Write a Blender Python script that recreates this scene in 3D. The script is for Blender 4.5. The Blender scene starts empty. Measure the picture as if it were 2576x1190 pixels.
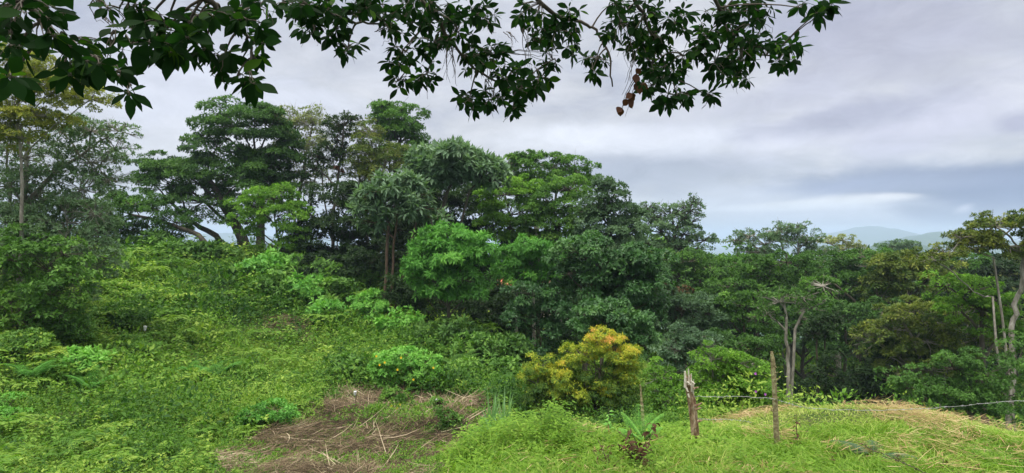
import bpy, math
import numpy as np
from mathutils import Vector

R = math.radians
S = bpy.context.scene
C = S.collection
rng = np.random.default_rng(7)

# ------------------------------------------------------------------ camera
F = 1431.0                       # focal length in the 2576 px wide survey of the photo
CU, CV = 1288.0, 595.0
cam_d = bpy.data.cameras.new('camera')
cam = bpy.data.objects.new('camera', cam_d)
C.objects.link(cam)
cam.location = (0, 0, 0)
cam.rotation_euler = (R(90), 0, 0)
cam_d.sensor_width = 36
cam_d.lens = 36 * F / 2576
cam_d.clip_start = 0.05
cam_d.clip_end = 30000
S.camera = cam

# ------------------------------------------------------------------ colour management
S.view_settings.view_transform = 'Standard'
S.view_settings.look = 'None'
S.view_settings.gamma = 1
S.view_settings.use_curve_mapping = False
S.view_settings.exposure = 0.95
S.render.engine = 'CYCLES'
S.cycles.max_bounces = 8
S.cycles.diffuse_bounces = 4
S.cycles.transmission_bounces = 6
S.cycles.volume_bounces = 1
COV, FAT = 2.4, 1.2

SUN_EL, SUN_AZ = R(68), R(-140)      # azimuth measured from +Y (view) clockwise

# ------------------------------------------------------------------ sky
w = bpy.data.worlds.new('World'); S.world = w; w.use_nodes = True
nt = w.node_tree; nt.nodes.clear()
def N(t, **k):
    n = nt.nodes.new(t)
    for a, b in k.items(): setattr(n, a, b)
    return n
def math_(op, a, b=None, c=None, clamp=False):
    n = N('ShaderNodeMath', operation=op, use_clamp=clamp)
    for i, x in enumerate((a, b, c)):
        if x is None: continue
        if isinstance(x, (int, float)): n.inputs[i].default_value = x
        else: nt.links.new(x, n.inputs[i])
    return n.outputs[0]
def mixc(f, a, b, mode='MIX'):
    n = N('ShaderNodeMix', data_type='RGBA', blend_type=mode)
    for s, x in ((n.inputs[0], f), (n.inputs[6], a), (n.inputs[7], b)):
        if isinstance(x, (int, float)): s.default_value = x
        elif isinstance(x, tuple): s.default_value = (*x, 1)
        else: nt.links.new(x, s)
    return n.outputs[2]
tc = N('ShaderNodeTexCoord'); sx = N('ShaderNodeSeparateXYZ')
nt.links.new(tc.outputs['Generated'], sx.inputs[0])
X_, Y_, Z_ = sx.outputs
AZ = math_('ARCTAN2', X_, Y_)
EL = math_('ARCSINE', Z_)
def noise(vec, scale, det=6, rough=.55, dist=0.0):
    n = N('ShaderNodeTexNoise'); n.inputs['Scale'].default_value = scale
    n.inputs['Detail'].default_value = det; n.inputs['Roughness'].default_value = rough
    n.inputs['Distortion'].default_value = dist
    nt.links.new(vec, n.inputs['Vector']); return n.outputs[0]
cv = N('ShaderNodeCombineXYZ')
den = math_('ADD', math_('ABSOLUTE', Z_), 0.16)
nt.links.new(math_('DIVIDE', X_, den), cv.inputs[0])
nt.links.new(math_('DIVIDE', Y_, den), cv.inputs[1])
PV = cv.outputs[0]
cv2 = N('ShaderNodeCombineXYZ')
nt.links.new(AZ, cv2.inputs[0]); nt.links.new(math_('MULTIPLY', EL, 2.2), cv2.inputs[1])
AE = cv2.outputs[0]
n1 = noise(PV, 0.9, 7, .5, .3)
n2 = noise(AE, 5.0, 7, .55, .4)
n3 = noise(AE, 16.0, 6, .6, .3)
base = math_('ADD', math_('MULTIPLY', math_('SUBTRACT', n1, .5), 1.1), math_('MULTIPLY', math_('SUBTRACT', n2, .5), 0.9))
dens = math_('ADD', base, 0.5, clamp=True)
cr = N('ShaderNodeValToRGB'); e = cr.color_ramp.elements
e[0].position = .15; e[0].color = (.38, .41, .52, 1)
e[1].position = .85; e[1].color = (.84, .85, .89, 1)
k = e.new(.5); k.color = (.60, .615, .665, 1)
nt.links.new(dens, cr.inputs[0])
col = cr.outputs[0]
wob = math_('ADD', math_('MULTIPLY', math_('SUBTRACT', n2, .5), 1.5), math_('MULTIPLY', math_('SUBTRACT', n3, .5), 0.9))
def feat(u, v, ru, rv, color, amt, soft=.6, wb=1.0, tilt=0.0):
    """a cloud at a compass bearing and height above the horizon"""
    global col
    a0 = math.atan((u - CU) / F); e0 = math.atan((CV - v) / math.hypot(F, u - CU))
    sa = ru / F * math.cos(a0) ** 2; se = rv / F * math.cos(a0)
    da = math_('SUBTRACT', AZ, a0)
    de = math_('SUBTRACT', math_('SUBTRACT', EL, e0), math_('MULTIPLY', da, tilt))
    a = math_('POWER', math_('ABSOLUTE', math_('DIVIDE', da, sa)), 2.0)
    b = math_('POWER', math_('ABSOLUTE', math_('DIVIDE', de, se)), 2.0)
    d = math_('SQRT', math_('ADD', a, b))
    d = math_('ADD', d, math_('MULTIPLY', wob, wb))
    mr = N('ShaderNodeMapRange', interpolation_type='SMOOTHSTEP')
    nt.links.new(d, mr.inputs[0]); mr.inputs[1].default_value = 1 + soft; mr.inputs[2].default_value = max(0.0, 1 - soft)
    mr.inputs[3].default_value = 0; mr.inputs[4].default_value = amt
    col = mixc(mr.outputs[0], col, color)
feat(1700, 585, 1900, 85, (.47, .52, .60), .85, .7, .3)
feat(1650, 430, 420, 50, (.40, .435, .53), .9, .8, 1.0)
feat(1000, 90, 420, 120, (.50, .53, .63), .5, .8, 1)
feat(470, 235, 260, 110, (.72, .75, .86), .75, .8, 1)
feat(780, 250, 130, 26, (.74, .77, .87), .8, .8, 1.2)
feat(1470, 345, 190, 30, (.82, .85, .93), .9, .7, 1.1)
feat(1760, 350, 230, 34, (.80, .83, .92), .85, .7, 1.1)
feat(2010, 330, 170, 50, (.72, .73, .86), .7, .8, 1.1, .2)
feat(2250, 110, 330, 130, (.48, .48, .58), .7, .8, 1)
feat(2350, 300, 260, 70, (.66, .66, .80), .75, .8, 1, .15)
feat(2130, 290, 300, 34, (.42, .43, .54), .85, .8, 1.1, .12)
feat(1950, 250, 300, 40, (.55, .56, .67), .6, .8, 1.1, .12)
feat(2560, 310, 52, 28, (.42, .42, .55), .8, .6, 1.5)
feat(2050, 510, 380, 50, (.60, .65, .76), .85, .5, .6)
feat(2450, 455, 480, 50, (.25, .29, .42), 1, .5, .6, -.03)
feat(2510, 495, 200, 62, (.19, .235, .39), 1, .5, .6)
feat(2200, 466, 260, 20, (.33, .38, .55), .7, .7, .8)
feat(2190, 499, 110, 11, (.80, .82, .86), .75, .7, 1.3, -.01)
feat(2060, 512, 170, 9, (.76, .80, .86), .9, .6, .9, .03)
feat(2250, 494, 60, 7, (.82, .83, .88), .7, .6, 1.0)
feat(1990, 522, 220, 9, (.74, .79, .88), .7, .6, .4)
feat(2380, 545, 140, 28, (.28, .32, .45), .95, .5, .8, -.2)
feat(2480, 545, 130, 26, (.24, .285, .42), .9, .5, .8)
feat(2425, 524, 24, 10, (.66, .69, .82), .75, .9, 1.8, .3)
feat(2140, 581, 120, 13, (.82, .88, .95), .9, .6, .9)
feat(2300, 599, 130, 6, (.86, .91, .97), .95, .5, .5, -.08)
n5 = noise(AE, 11.0, 9, .68, .6)
tx = math_('ADD', 1.0, math_('MULTIPLY', math_('SUBTRACT', n5, .5), .50))
tv = N('ShaderNodeVectorMath', operation='SCALE'); nt.links.new(col, tv.inputs[0]); nt.links.new(tx, tv.inputs['Scale']); col = tv.outputs[0]
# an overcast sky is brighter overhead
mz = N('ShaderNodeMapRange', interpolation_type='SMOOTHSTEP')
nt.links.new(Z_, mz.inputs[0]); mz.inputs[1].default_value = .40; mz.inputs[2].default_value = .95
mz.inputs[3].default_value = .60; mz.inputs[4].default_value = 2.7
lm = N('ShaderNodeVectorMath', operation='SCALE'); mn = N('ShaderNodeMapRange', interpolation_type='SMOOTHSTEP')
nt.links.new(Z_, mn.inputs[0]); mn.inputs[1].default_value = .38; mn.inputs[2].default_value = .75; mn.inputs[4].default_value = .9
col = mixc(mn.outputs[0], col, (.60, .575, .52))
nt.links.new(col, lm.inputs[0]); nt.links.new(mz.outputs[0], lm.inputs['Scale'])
sky = N('ShaderNodeTexSky', sky_type='NISHITA', sun_disc=False, sun_elevation=SUN_EL, sun_rotation=SUN_AZ)
b1 = N('ShaderNodeBackground'); nt.links.new(sky.outputs[0], b1.inputs[0]); b1.inputs[1].default_value = .08
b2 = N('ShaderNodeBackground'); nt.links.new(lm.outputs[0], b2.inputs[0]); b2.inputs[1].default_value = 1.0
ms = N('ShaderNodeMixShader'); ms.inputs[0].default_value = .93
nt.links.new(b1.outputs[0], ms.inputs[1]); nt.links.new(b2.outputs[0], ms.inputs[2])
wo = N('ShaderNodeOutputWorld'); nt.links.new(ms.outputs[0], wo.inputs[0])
w.cycles.sampling_method = 'MANUAL'; w.cycles.sample_map_resolution = 512

# ------------------------------------------------------------------ sun behind the overcast
sd = bpy.data.lights.new('sun', 'SUN'); sd.energy = 1.5; sd.angle = R(25); sd.color = (1, .96, .88)
so = bpy.data.objects.new('sun', sd); C.objects.link(so)
dv = Vector((math.sin(SUN_AZ) * math.cos(SUN_EL), math.cos(SUN_AZ) * math.cos(SUN_EL), math.sin(SUN_EL)))
so.rotation_euler = dv.to_track_quat('Z', 'Y').to_euler(); so.location = (0, -20, 40)

# ------------------------------------------------------------------ helpers
def nrm(a): return a / np.maximum(np.linalg.norm(a, axis=-1, keepdims=True), 1e-9)
def rdir(n):
    return nrm(rng.normal(size=(n, 3)))
def pt(u, v, Y): return np.array([(u - CU) / F * Y, Y, (CV - v) / F * Y])
def hash2(i, j, s):
    h = np.sin(i * 127.1 + j * 311.7 + s * 74.7) * 43758.5453
    return h - np.floor(h)
def vnoise(x, y, s=0):
    i, j = np.floor(x), np.floor(y); fx, fy = x - i, y - j
    fx = fx * fx * (3 - 2 * fx); fy = fy * fy * (3 - 2 * fy)
    return ((hash2(i, j, s) * (1 - fx) + hash2(i + 1, j, s) * fx) * (1 - fy) +
            (hash2(i, j + 1, s) * (1 - fx) + hash2(i + 1, j + 1, s) * fx) * fy)
def fbm(x, y, s=0, o=4):
    r = 0; a = .5
    for k in range(o):
        r = r + a * vnoise(x * 2 ** k + 13.1 * k, y * 2 ** k - 7.7 * k, s + k); a *= .5
    return r / (1 - .5 ** o)

# ---- terrain height: thin-plate spline through surveyed points near the camera
SV = [  # u, v, Y  (survey sights)
 (1700,1190,6.6),(2000,1190,6.6),(2500,1190,6.8),(1250,1195,7.0),
 (1745,1112,8.3),(1950,1132,7.8),(1560,1098,9.0),(1700,1088,9.6),(1900,1047,11),(2030,1033,11.8),(2160,1029,12),
 (2350,1044,12),(2576,1112,10.6),(2800,1180,10),(1400,1085,8.8),(1250,1110,8.6),
 (1060,1190,9.3),(800,1190,9.4),(600,1190,9.3),(300,1190,9.0),(0,1190,8.6),(-400,1190,8),(-300,950,13),
 (1160,1100,12.2),(1000,1080,13.3),(750,1090,12.8),(450,1100,12),(150,1100,11.4),
 (900,1000,17),(600,1050,14),(1130,1010,17),(1330,1030,15.5),(1000,930,20.5),(1150,930,21),
 (0,930,14.5),(300,920,17.5),(600,850,24),(300,760,25),(450,680,33),(620,668,36),(200,670,28),(0,700,20),(-300,720,20),
 (300,655,36),(520,655,38),(800,740,32),(1000,850,27),(1200,870,26),(1300,875,27),(800,900,23),
]
SP = [pt(*s) for s in SV]
for x, y, z in [(0,0,-1.6),(-3,0,-1.9),(3,0,-1.6),(0,-6,-1.2),(8,0,-2.2),(-8,0,-2.7),(8,-8,-1.6),(-8,-8,-2),(0,4,-2.2),(4,4,-2.2),(-5,5,-2.9),
                (1.8,14,-5.2),(3.2,14.5,-5.6),(5.5,14.6,-5.6),(8,15.5,-6),(10.5,15,-6.2),(13,13,-6.4),
                (3,19,-6.8),(7,20,-8.3),(12,22,-9.5),(18,22,-10),(18,12,-6.8),
                (-12,44,-3.0),(-24,44,-2.5),(-30,30,-.6),(-20,14,-2.0),(-14,8,-2.6),(-4,40,-3.8),(0,46,-6.5),(-20,58,-8),(2,33,-6.6),(8,32,-8.5),(12,40,-12),(20,34,-12.2),(28,40,-13),(20,55,-13),(0,60,-10),(34,60,-13),
                (30,25,-11),(-34,55,-7)]:
    SP.append(np.array([x, y, z], float))
SP = np.array(SP)
def tps_fit(P, lam=.4):
    n = len(P); d = np.linalg.norm(P[:, None, :2] - P[None, :, :2], axis=2)
    K = np.where(d > 0, d * d * np.log(d + 1e-9), 0) + lam * np.eye(n)
    A = np.zeros((n + 3, n + 3)); A[:n, :n] = K
    Q = np.c_[np.ones(n), P[:, :2]]; A[:n, n:] = Q; A[n:, :n] = Q.T
    return np.linalg.solve(A, np.r_[P[:, 2], 0, 0, 0])
TW = tps_fit(SP)
def H(x, y):
    x = np.atleast_1d(np.asarray(x, float)); y = np.atleast_1d(np.asarray(y, float))
    sh = x.shape; x = x.ravel(); y = y.ravel()
    r = np.hypot(x, y); sc = np.minimum(1, 62 / np.maximum(r, 1e-6)); nx, ny = x * sc, y * sc
    z = np.empty_like(x); n = len(SP)
    for a in range(0, len(x), 20000):
        b = slice(a, a + 20000)
        d = np.hypot(nx[b, None] - SP[None, :, 0], ny[b, None] - SP[None, :, 1])
        z[b] = (d * d * np.log(d + 1e-9)) @ TW[:n] + TW[n] + TW[n + 1] * nx[b] + TW[n + 2] * ny[b]
    z = np.clip(z, -16, 1.5)
    z += (fbm(x * .5, y * .5, 3) - .5) * .35 * np.clip((r - 6) / 20, 0, 1)
    # valley and ridges far away
    az = np.arctan2(x, y)
    far = -20 - 100 * np.clip((r - 90) / 600, 0, 1) + (fbm(x / 160, y / 160, 9) - .5) * 30 * np.clip((r - 150) / 400, 0, 1)
    t = np.clip((r - 55) / 60, 0, 1); t = t * t * (3 - 2 * t)
    z = z * (1 - t) + far * t
    can = fbm(x / 7, y / 7, 21, 3)
    z += np.clip((r - 75) / 40, 0, 1) * np.clip((4000 - r) / 3000, 0, 1) * (can - .2) * 9
    def ridge(r0, wd, az0, aw, hh, sd):
        return hh * np.exp(-((r - r0) / wd) ** 2) * np.exp(-((az - az0) / aw) ** 2) * (.72 + .5 * fbm(az * 14, r / 700, sd))
    z += ridge(165, 45, .335, .05, 20, 35)
    z += ridge(1500, 300, .60, .10, 105, 31) + ridge(2600, 500, .66, .13, 138, 32) + ridge(4600, 700, .56, .11, 175, 33)
    z += ridge(4300, 700, -.50, .30, 140, 34) + ridge(5600, 700, .86, .2, 150, 36)
    return z.reshape(sh)
def h1(x, y): return float(H(x, y)[0])
def yg(u, v):                       # how far off a sight line meets the ground
    Y = np.linspace(7, 50, 300); z = H((u - CU) / F * Y, Y); s = np.nonzero(CV - z / Y * F <= v)[0]
    return float(Y[s[0]]) if len(s) else 45.0

# ---- materials
def new_mat(name):
    m = bpy.data.materials.new(name); m.use_nodes = True; m.node_tree.nodes.clear(); return m
def mnode(m, t, **k):
    n = m.node_tree.nodes.new(t)
    for a, b in k.items(): setattr(n, a, b)
    return n
def leaf_mat(name, stops, trans=.3, rough=.55, spec=.2):
    m = new_mat(name); L = m.node_tree.links
    at = mnode(m, 'ShaderNodeAttribute', attribute_name='tint')
    r = mnode(m, 'ShaderNodeValToRGB'); e = r.color_ramp.elements
    e[0].position = stops[0][0]; e[0].color = (*stops[0][1], 1)
    e[1].position = stops[-1][0]; e[1].color = (*stops[-1][1], 1)
    for p, c in stops[1:-1]:
        q = e.new(p); q.color = (*c, 1)
    L.new(at.outputs['Fac'], r.inputs[0])
    p = mnode(m, 'ShaderNodeBsdfPrincipled'); L.new(r.outputs[0], p.inputs['Base Color'])
    p.inputs['Roughness'].default_value = rough; p.inputs['Specular IOR Level'].default_value = spec
    t = mnode(m, 'ShaderNodeBsdfTranslucent')
    mx = mnode(m, 'ShaderNodeMix', data_type='RGBA', blend_type='MULTIPLY'); mx.inputs[0].default_value = 1
    L.new(r.outputs[0], mx.inputs[6]); mx.inputs[7].default_value = (1.2, 1.35, .6, 1); L.new(mx.outputs[2], t.inputs[0])
    s = mnode(m, 'ShaderNodeMixShader'); s.inputs[0].default_value = trans
    L.new(p.outputs[0], s.inputs[1]); L.new(t.outputs[0], s.inputs[2])
    o = mnode(m, 'ShaderNodeOutputMaterial'); L.new(s.outputs[0], o.inputs[0])
    return m
def noise_mat(name, stops, scale=4, rough=.85, bump=.3, stretch=(1, 1, 1), det=8):
    m = new_mat(name); L = m.node_tree.links
    g = mnode(m, 'ShaderNodeNewGeometry'); mp = mnode(m, 'ShaderNodeMapping'); mp.inputs['Scale'].default_value = stretch
    L.new(g.outputs['Position'], mp.inputs[0])
    n = mnode(m, 'ShaderNodeTexNoise'); n.inputs['Scale'].default_value = scale; n.inputs['Detail'].default_value = det
    n.inputs['Roughness'].default_value = .65; L.new(mp.outputs[0], n.inputs['Vector'])
    r = mnode(m, 'ShaderNodeValToRGB'); e = r.color_ramp.elements
    e[0].position = stops[0][0]; e[0].color = (*stops[0][1], 1); e[1].position = stops[-1][0]; e[1].color = (*stops[-1][1], 1)
    for p, c in stops[1:-1]:
        q = e.new(p); q.color = (*c, 1)
    L.new(n.outputs[0], r.inputs[0])
    p = mnode(m, 'ShaderNodeBsdfPrincipled'); L.new(r.outputs[0], p.inputs['Base Color']); p.inputs['Roughness'].default_value = rough
    b = mnode(m, 'ShaderNodeBump'); b.inputs['Strength'].default_value = bump; b.inputs['Distance'].default_value = .03
    L.new(n.outputs[0], b.inputs['Height']); L.new(b.outputs[0], p.inputs['Normal'])
    o = mnode(m, 'ShaderNodeOutputMaterial'); L.new(p.outputs[0], o.inputs[0])
    return m
M = {}
GAIN = dict(dark=1.7, deep=1.0, glossy=1.5, mid=1.6, bright=1.45, lime=1.45, olive=1.9, yellowgreen=1.3, grey=1.5, greymid=1.6)
def G(name, lo, mid, hi, **k):
    g = GAIN.get(name, 1); lo, mid, hi = (tuple(min(.75, c * g) for c in q) for q in (lo, mid, hi))
    M[name] = leaf_mat('leaf_' + name, [(.05, lo), (.5, mid), (.95, hi)], **k)
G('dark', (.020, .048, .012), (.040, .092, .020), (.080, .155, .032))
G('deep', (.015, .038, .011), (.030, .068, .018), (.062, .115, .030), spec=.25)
G('glossy', (.024, .068, .022), (.050, .125, .034), (.120, .220, .065), spec=.4, rough=.45)
G('mid', (.030, .074, .015), (.062, .138, .026), (.130, .235, .042))
G('bright', (.045, .130, .025), (.085, .230, .040), (.170, .350, .070))
G('lime', (.060, .140, .018), (.125, .250, .030), (.240, .380, .060))
G('olive', (.045, .065, .020), (.095, .120, .040), (.180, .200, .075))
G('yellowgreen', (.045, .085, .018), (.110, .150, .030), (.260, .270, .050))
G('grey', (.050, .095, .050), (.098, .165, .092), (.195, .280, .170), spec=.3)
G('greymid', (.036, .070, .036), (.064, .115, .056), (.115, .180, .095))
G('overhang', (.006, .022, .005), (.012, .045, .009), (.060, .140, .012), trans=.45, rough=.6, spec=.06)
G('brownleaf', (.060, .022, .012), (.120, .050, .025), (.200, .095, .050))
G('dry', (.090, .055, .030), (.190, .120, .065), (.330, .240, .140), trans=.1, rough=.8, spec=.1)
G('grass', (.085, .200, .018), (.190, .340, .030), (.460, .500, .150), trans=.35)
G('straw', (.17, .110, .045), (.36, .26, .12), (.56, .47, .26), trans=.1, rough=.8, spec=.1)
G('under', (.028, .090, .014), (.115, .250, .026), (.300, .420, .070))
G('yellowflower', (.80, .42, .01), (.85, .50, .02), (.9, .6, .05))
G('purpleflower', (.35, .08, .45), (.45, .12, .55), (.6, .25, .7))
M['flush'] = leaf_mat('leaf_flush', [(.0, (.06, .13, .028)), (.28, (.17, .27, .035)), (.5, (.36, .42, .04)), (.78, (.56, .47, .05)), (1, (.66, .36, .11))])
M['bark'] = noise_mat('bark_dark', [(.3, (.035, .028, .020)), (.7, (.12, .10, .075))], 9, stretch=(1, 1, .25))
M['palebark'] = noise_mat('bark_pale', [(.3, (.10, .09, .07)), (.5, (.24, .22, .18)), (.72, (.42, .41, .36))], 7, stretch=(1, 1, .4))
M['mossbark'] = noise_mat('bark_moss', [(.3, (.05, .04, .025)), (.5, (.12, .12, .06)), (.7, (.20, .22, .10))], 12)
M['redbark'] = noise_mat('bark_red', [(.3, (.05, .035, .025)), (.7, (.18, .11, .07))], 9, stretch=(1, 1, .25))

# ---- mesh accumulation
class MB:
    def __init__(s): s.v = []; s.f = []; s.t = []; s.n = 0
    def add(s, V, Fc, tint):           # V (n,k,3)  Fc list of quads on k  tint (n,)
        n, k, _ = V.shape
        if n == 0: return
        Fc = np.asarray(Fc)
        s.v.append(V.reshape(-1, 3))
        s.f.append((np.arange(n)[:, None, None] * k + Fc[None] + s.n).reshape(-1, 4))
        s.t.append(np.repeat(np.broadcast_to(tint, (n,)), len(Fc)))
        s.n += n * k
    def build(s, name, mat, parent=None, origin=(0, 0, 0), smooth=False):
        V = np.concatenate(s.v) - np.asarray(origin); Q = np.concatenate(s.f); T = np.concatenate(s.t)
        me = bpy.data.meshes.new(name)
        me.vertices.add(len(V)); me.vertices.foreach_set('co', V.astype(np.float32).ravel())
        me.loops.add(Q.size); me.loops.foreach_set('vertex_index', Q.astype(np.int32).ravel())
        me.polygons.add(len(Q)); me.polygons.foreach_set('loop_start', np.arange(len(Q), dtype=np.int32) * 4)
        me.polygons.foreach_set('use_smooth', np.full(len(Q), smooth))
        me.update(calc_edges=True)
        a = me.attributes.new('tint', 'FLOAT', 'FACE'); a.data.foreach_set('value', np.clip(T, 0, 1).astype(np.float32))
        me.materials.append(mat)
        o = bpy.data.objects.new(name, me); C.objects.link(o)
        if parent is not None: o.parent = parent
        return o
def diamonds(mb, P, D, Nn, L, W, tint):
    Sd = nrm(np.cross(D, Nn)); L = np.broadcast_to(L, (len(P),))[:, None]; W = np.broadcast_to(W, (len(P),))[:, None]
    N2 = np.cross(Sd, D)
    m = P + D * L * .45
    V = np.stack([P, m + Sd * W / 2 + N2 * W * .12, P + D * L - N2 * L * .08, m - Sd * W / 2 + N2 * W * .12], 1)
    mb.add(V, [[0, 1, 2, 3]], tint)
def ribbons(mb, P, D0, D1, L, W, side, prof, tint, fold=0.0):
    K = len(prof) - 1; t = np.linspace(0, 1, K + 1)[None, :, None]
    L = np.broadcast_to(L, (len(P),))[:, None, None]; W = np.broadcast_to(W, (len(P),))[:, None, None]
    pos = P[:, None] + L * (D0[:, None] * t + (D1 - D0)[:, None] * t * t / 2)
    pr = np.array(prof)[None, :, None]
    sd = nrm(side)[:, None]
    if fold == 0:
        V = np.stack([pos - sd * W / 2 * pr, pos + sd * W / 2 * pr], 2).reshape(len(P), -1, 3)
        mb.add(V, [[2 * i, 2 * i + 1, 2 * i + 3, 2 * i + 2] for i in range(K)], tint)
    else:
        up = np.cross(sd, nrm(D0)[:, None]) * fold
        V = np.stack([pos + (-sd + up) * W / 2 * pr, pos, pos + (sd + up) * W / 2 * pr], 2).reshape(len(P), -1, 3)
        fc = []
        for i in range(K):
            a = 3 * i; fc += [[a, a + 1, a + 4, a + 3], [a + 1, a + 2, a + 5, a + 4]]
        mb.add(V, fc, tint)
def tube(mb, pts, rad, n=6, tint=.5, cap=True):
    pts = np.asarray(pts, float); rad = np.broadcast_to(np.asarray(rad, float), (len(pts),))
    T = nrm(np.gradient(pts, axis=0)); ref = np.array([.31, .17, .93]) if abs(T[0] @ np.array([.31, .17, .93])) < .9 else np.array([1., 0, 0])
    A = nrm(np.cross(T, ref)); B = np.cross(T, A)
    a = np.linspace(0, 2 * np.pi, n, endpoint=False)
    V = pts[:, None] + rad[:, None, None] * (A[:, None] * np.cos(a)[None, :, None] + B[:, None] * np.sin(a)[None, :, None])
    k = len(pts); fc = []
    for i in range(k - 1):
        for j in range(n): fc.append([i * n + j, i * n + (j + 1) % n, (i + 1) * n + (j + 1) % n, (i + 1) * n + j])
    V = V.reshape(-1, 3)
    if cap:
        V = np.concatenate([V, pts[-1:] + T[-1:] * rad[-1] * .3]); c = len(V) - 1
        for j in range(0, n, 2):
            b = (k - 1) * n; fc.append([b + j, b + (j + 1) % n, b + (j + 2) % n, c])
    mb.add(V[None], fc, tint)
def bez(a, c, b, k=6):
    t = np.linspace(0, 1, k)[:, None]; return a * (1 - t) ** 2 + 2 * c * t * (1 - t) + b * t * t

# ---- object helpers
def tag(o, label=None, cat=None, group=None, kind=None):
    if label: o['label'] = label
    if cat: o['category'] = cat
    if group: o['group'] = group
    if kind: o['kind'] = kind
    return o
def empty(name, loc, label, cat, group=None):
    o = bpy.data.objects.new(name, None); C.objects.link(o); o.location = loc; o.empty_display_size = .2
    return tag(o, label, cat, group)

STY = {  # leaf length (survey px), width ratio, coverage, leaves per rosette, droop, upward bias, puff size, puffs per lobe
 'fine':   dict(L=8,  w=.45, cov=1.0, k=7, droop=.15, up=.5, puff=.30, np=26),
 'mid':    dict(L=11, w=.42, cov=1.0, k=7, droop=.25, up=.5, puff=.30, np=24),
 'big':    dict(L=17, w=.46, cov=1.15, k=7, droop=.30, up=.5, puff=.34, np=18),
 'droopy': dict(L=17, w=.26, cov=1.1, k=8, droop=.75, up=.5, puff=.30, np=22),
 'palm':   dict(L=19, w=.34, cov=1.25, k=9, droop=.55, up=.9, puff=.26, np=26),
 'sparse': dict(L=8,  w=.45, cov=.34, k=5, droop=.2, up=.3, puff=.34, np=18),
 'layer':  dict(L=11, w=.40, cov=.85, k=8, droop=.2, up=1.0, puff=.28, np=22),
}
def crown_leaves(mb, tw, cen, rad, st, Y, cov=1.0, tint0=.45, flush=0, twr=.012, bare=0, zr=None):
    L = st['L'] * Y / F
    rx, ry, rz = rad
    npf = max(5, int(st['np'] * (.6 + rng.random() * .6)))
    d = rdir(npf); d[:, 2] = d[:, 2] * .8 + .18; d = nrm(d)
    shell = .42 + .68 * rng.random((npf, 1)) ** .7
    pc = cen + d * np.array(rad) * shell
    mr = (rx * rz) ** .5; pr = mr * st['puff'] * rng.uniform(.6, 1.4, npf)
    area = 4 * np.pi * ((rx * rz + rx * ry + ry * rz) / 3)
    nleaf = int(COV * st['cov'] * cov * area / (L * L * st['w'] * .55) * .62)
    nro = max(6, nleaf // st['k'])
    w8 = pr ** 2; idx = rng.choice(npf, nro, p=w8 / w8.sum())
    rd = rdir(nro); rd[:, 2] = np.abs(rd[:, 2]) * .75 + rd[:, 2] * .25 + .12; rd = nrm(rd)
    out = nrm(pc[idx] - cen)
    rd = nrm(rd + out * .45)
    rp = pc[idx] + rd * pr[idx, None] * rng.uniform(.7, 1.12, (nro, 1)) * np.array([1.25, 1.25, .8])
    ptint = rng.normal(0, .13, npf) + rng.normal(0, .07); rt = tint0 + ptint[idx] + rng.normal(0, .09, nro)
    if flush:
        hz = (rp[:, 2] - zr[0]) / (zr[1] - zr[0]); rt = rt + flush * np.clip((hz - .74) * 1.35 + out[:, 0] * .10 + rd[:, 2] * .3 - .12, -.45, .62)
    k = st['k']; n = nro * k
    P = np.repeat(rp, k, 0); O = np.repeat(rd, k, 0)
    D = rdir(n); D = nrm(D - O * np.sum(D * O, 1, keepdims=True) * .75 + O * .45)
    D[:, 2] -= st['droop'] * rng.uniform(.3, 1.3, n); D = nrm(D)
    Nn = nrm(O * .6 + np.array([0, 0, 1.]) * (st['up'] + .2) + rdir(n) * .45)
    Ls = L * rng.uniform(.6, 1.25, n)
    P = P + D * L * .12
    diamonds(mb, P, D, Nn, Ls, Ls * st['w'] * rng.uniform(.8, 1.2, n), np.repeat(rt, k) + rng.normal(0, .07, n))
    for q in range(npf):
        a, b = np.asarray(cen), pc[q]
        m = (a + b) / 2 + rdir(1)[0] * mr * .12
        tube(tw, bez(a, m, b, 4), np.linspace(twr * 1.5, twr * .5, 4), 4, cap=False)
        for z in range(bare):
            e_ = b + (d[q] * .7 + rdir(1)[0] * .7 + np.array([0, 0, .25])) * pr[q] * rng.uniform(.9, 1.6)
            s_ = a + (b - a) * rng.uniform(.4, 1)
            tube(tw, bez(s_, (s_ + e_) / 2 + rdir(1)[0] * pr[q] * .2, e_, 4), np.linspace(twr * .6, twr * .25, 4), 3, cap=False)

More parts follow.
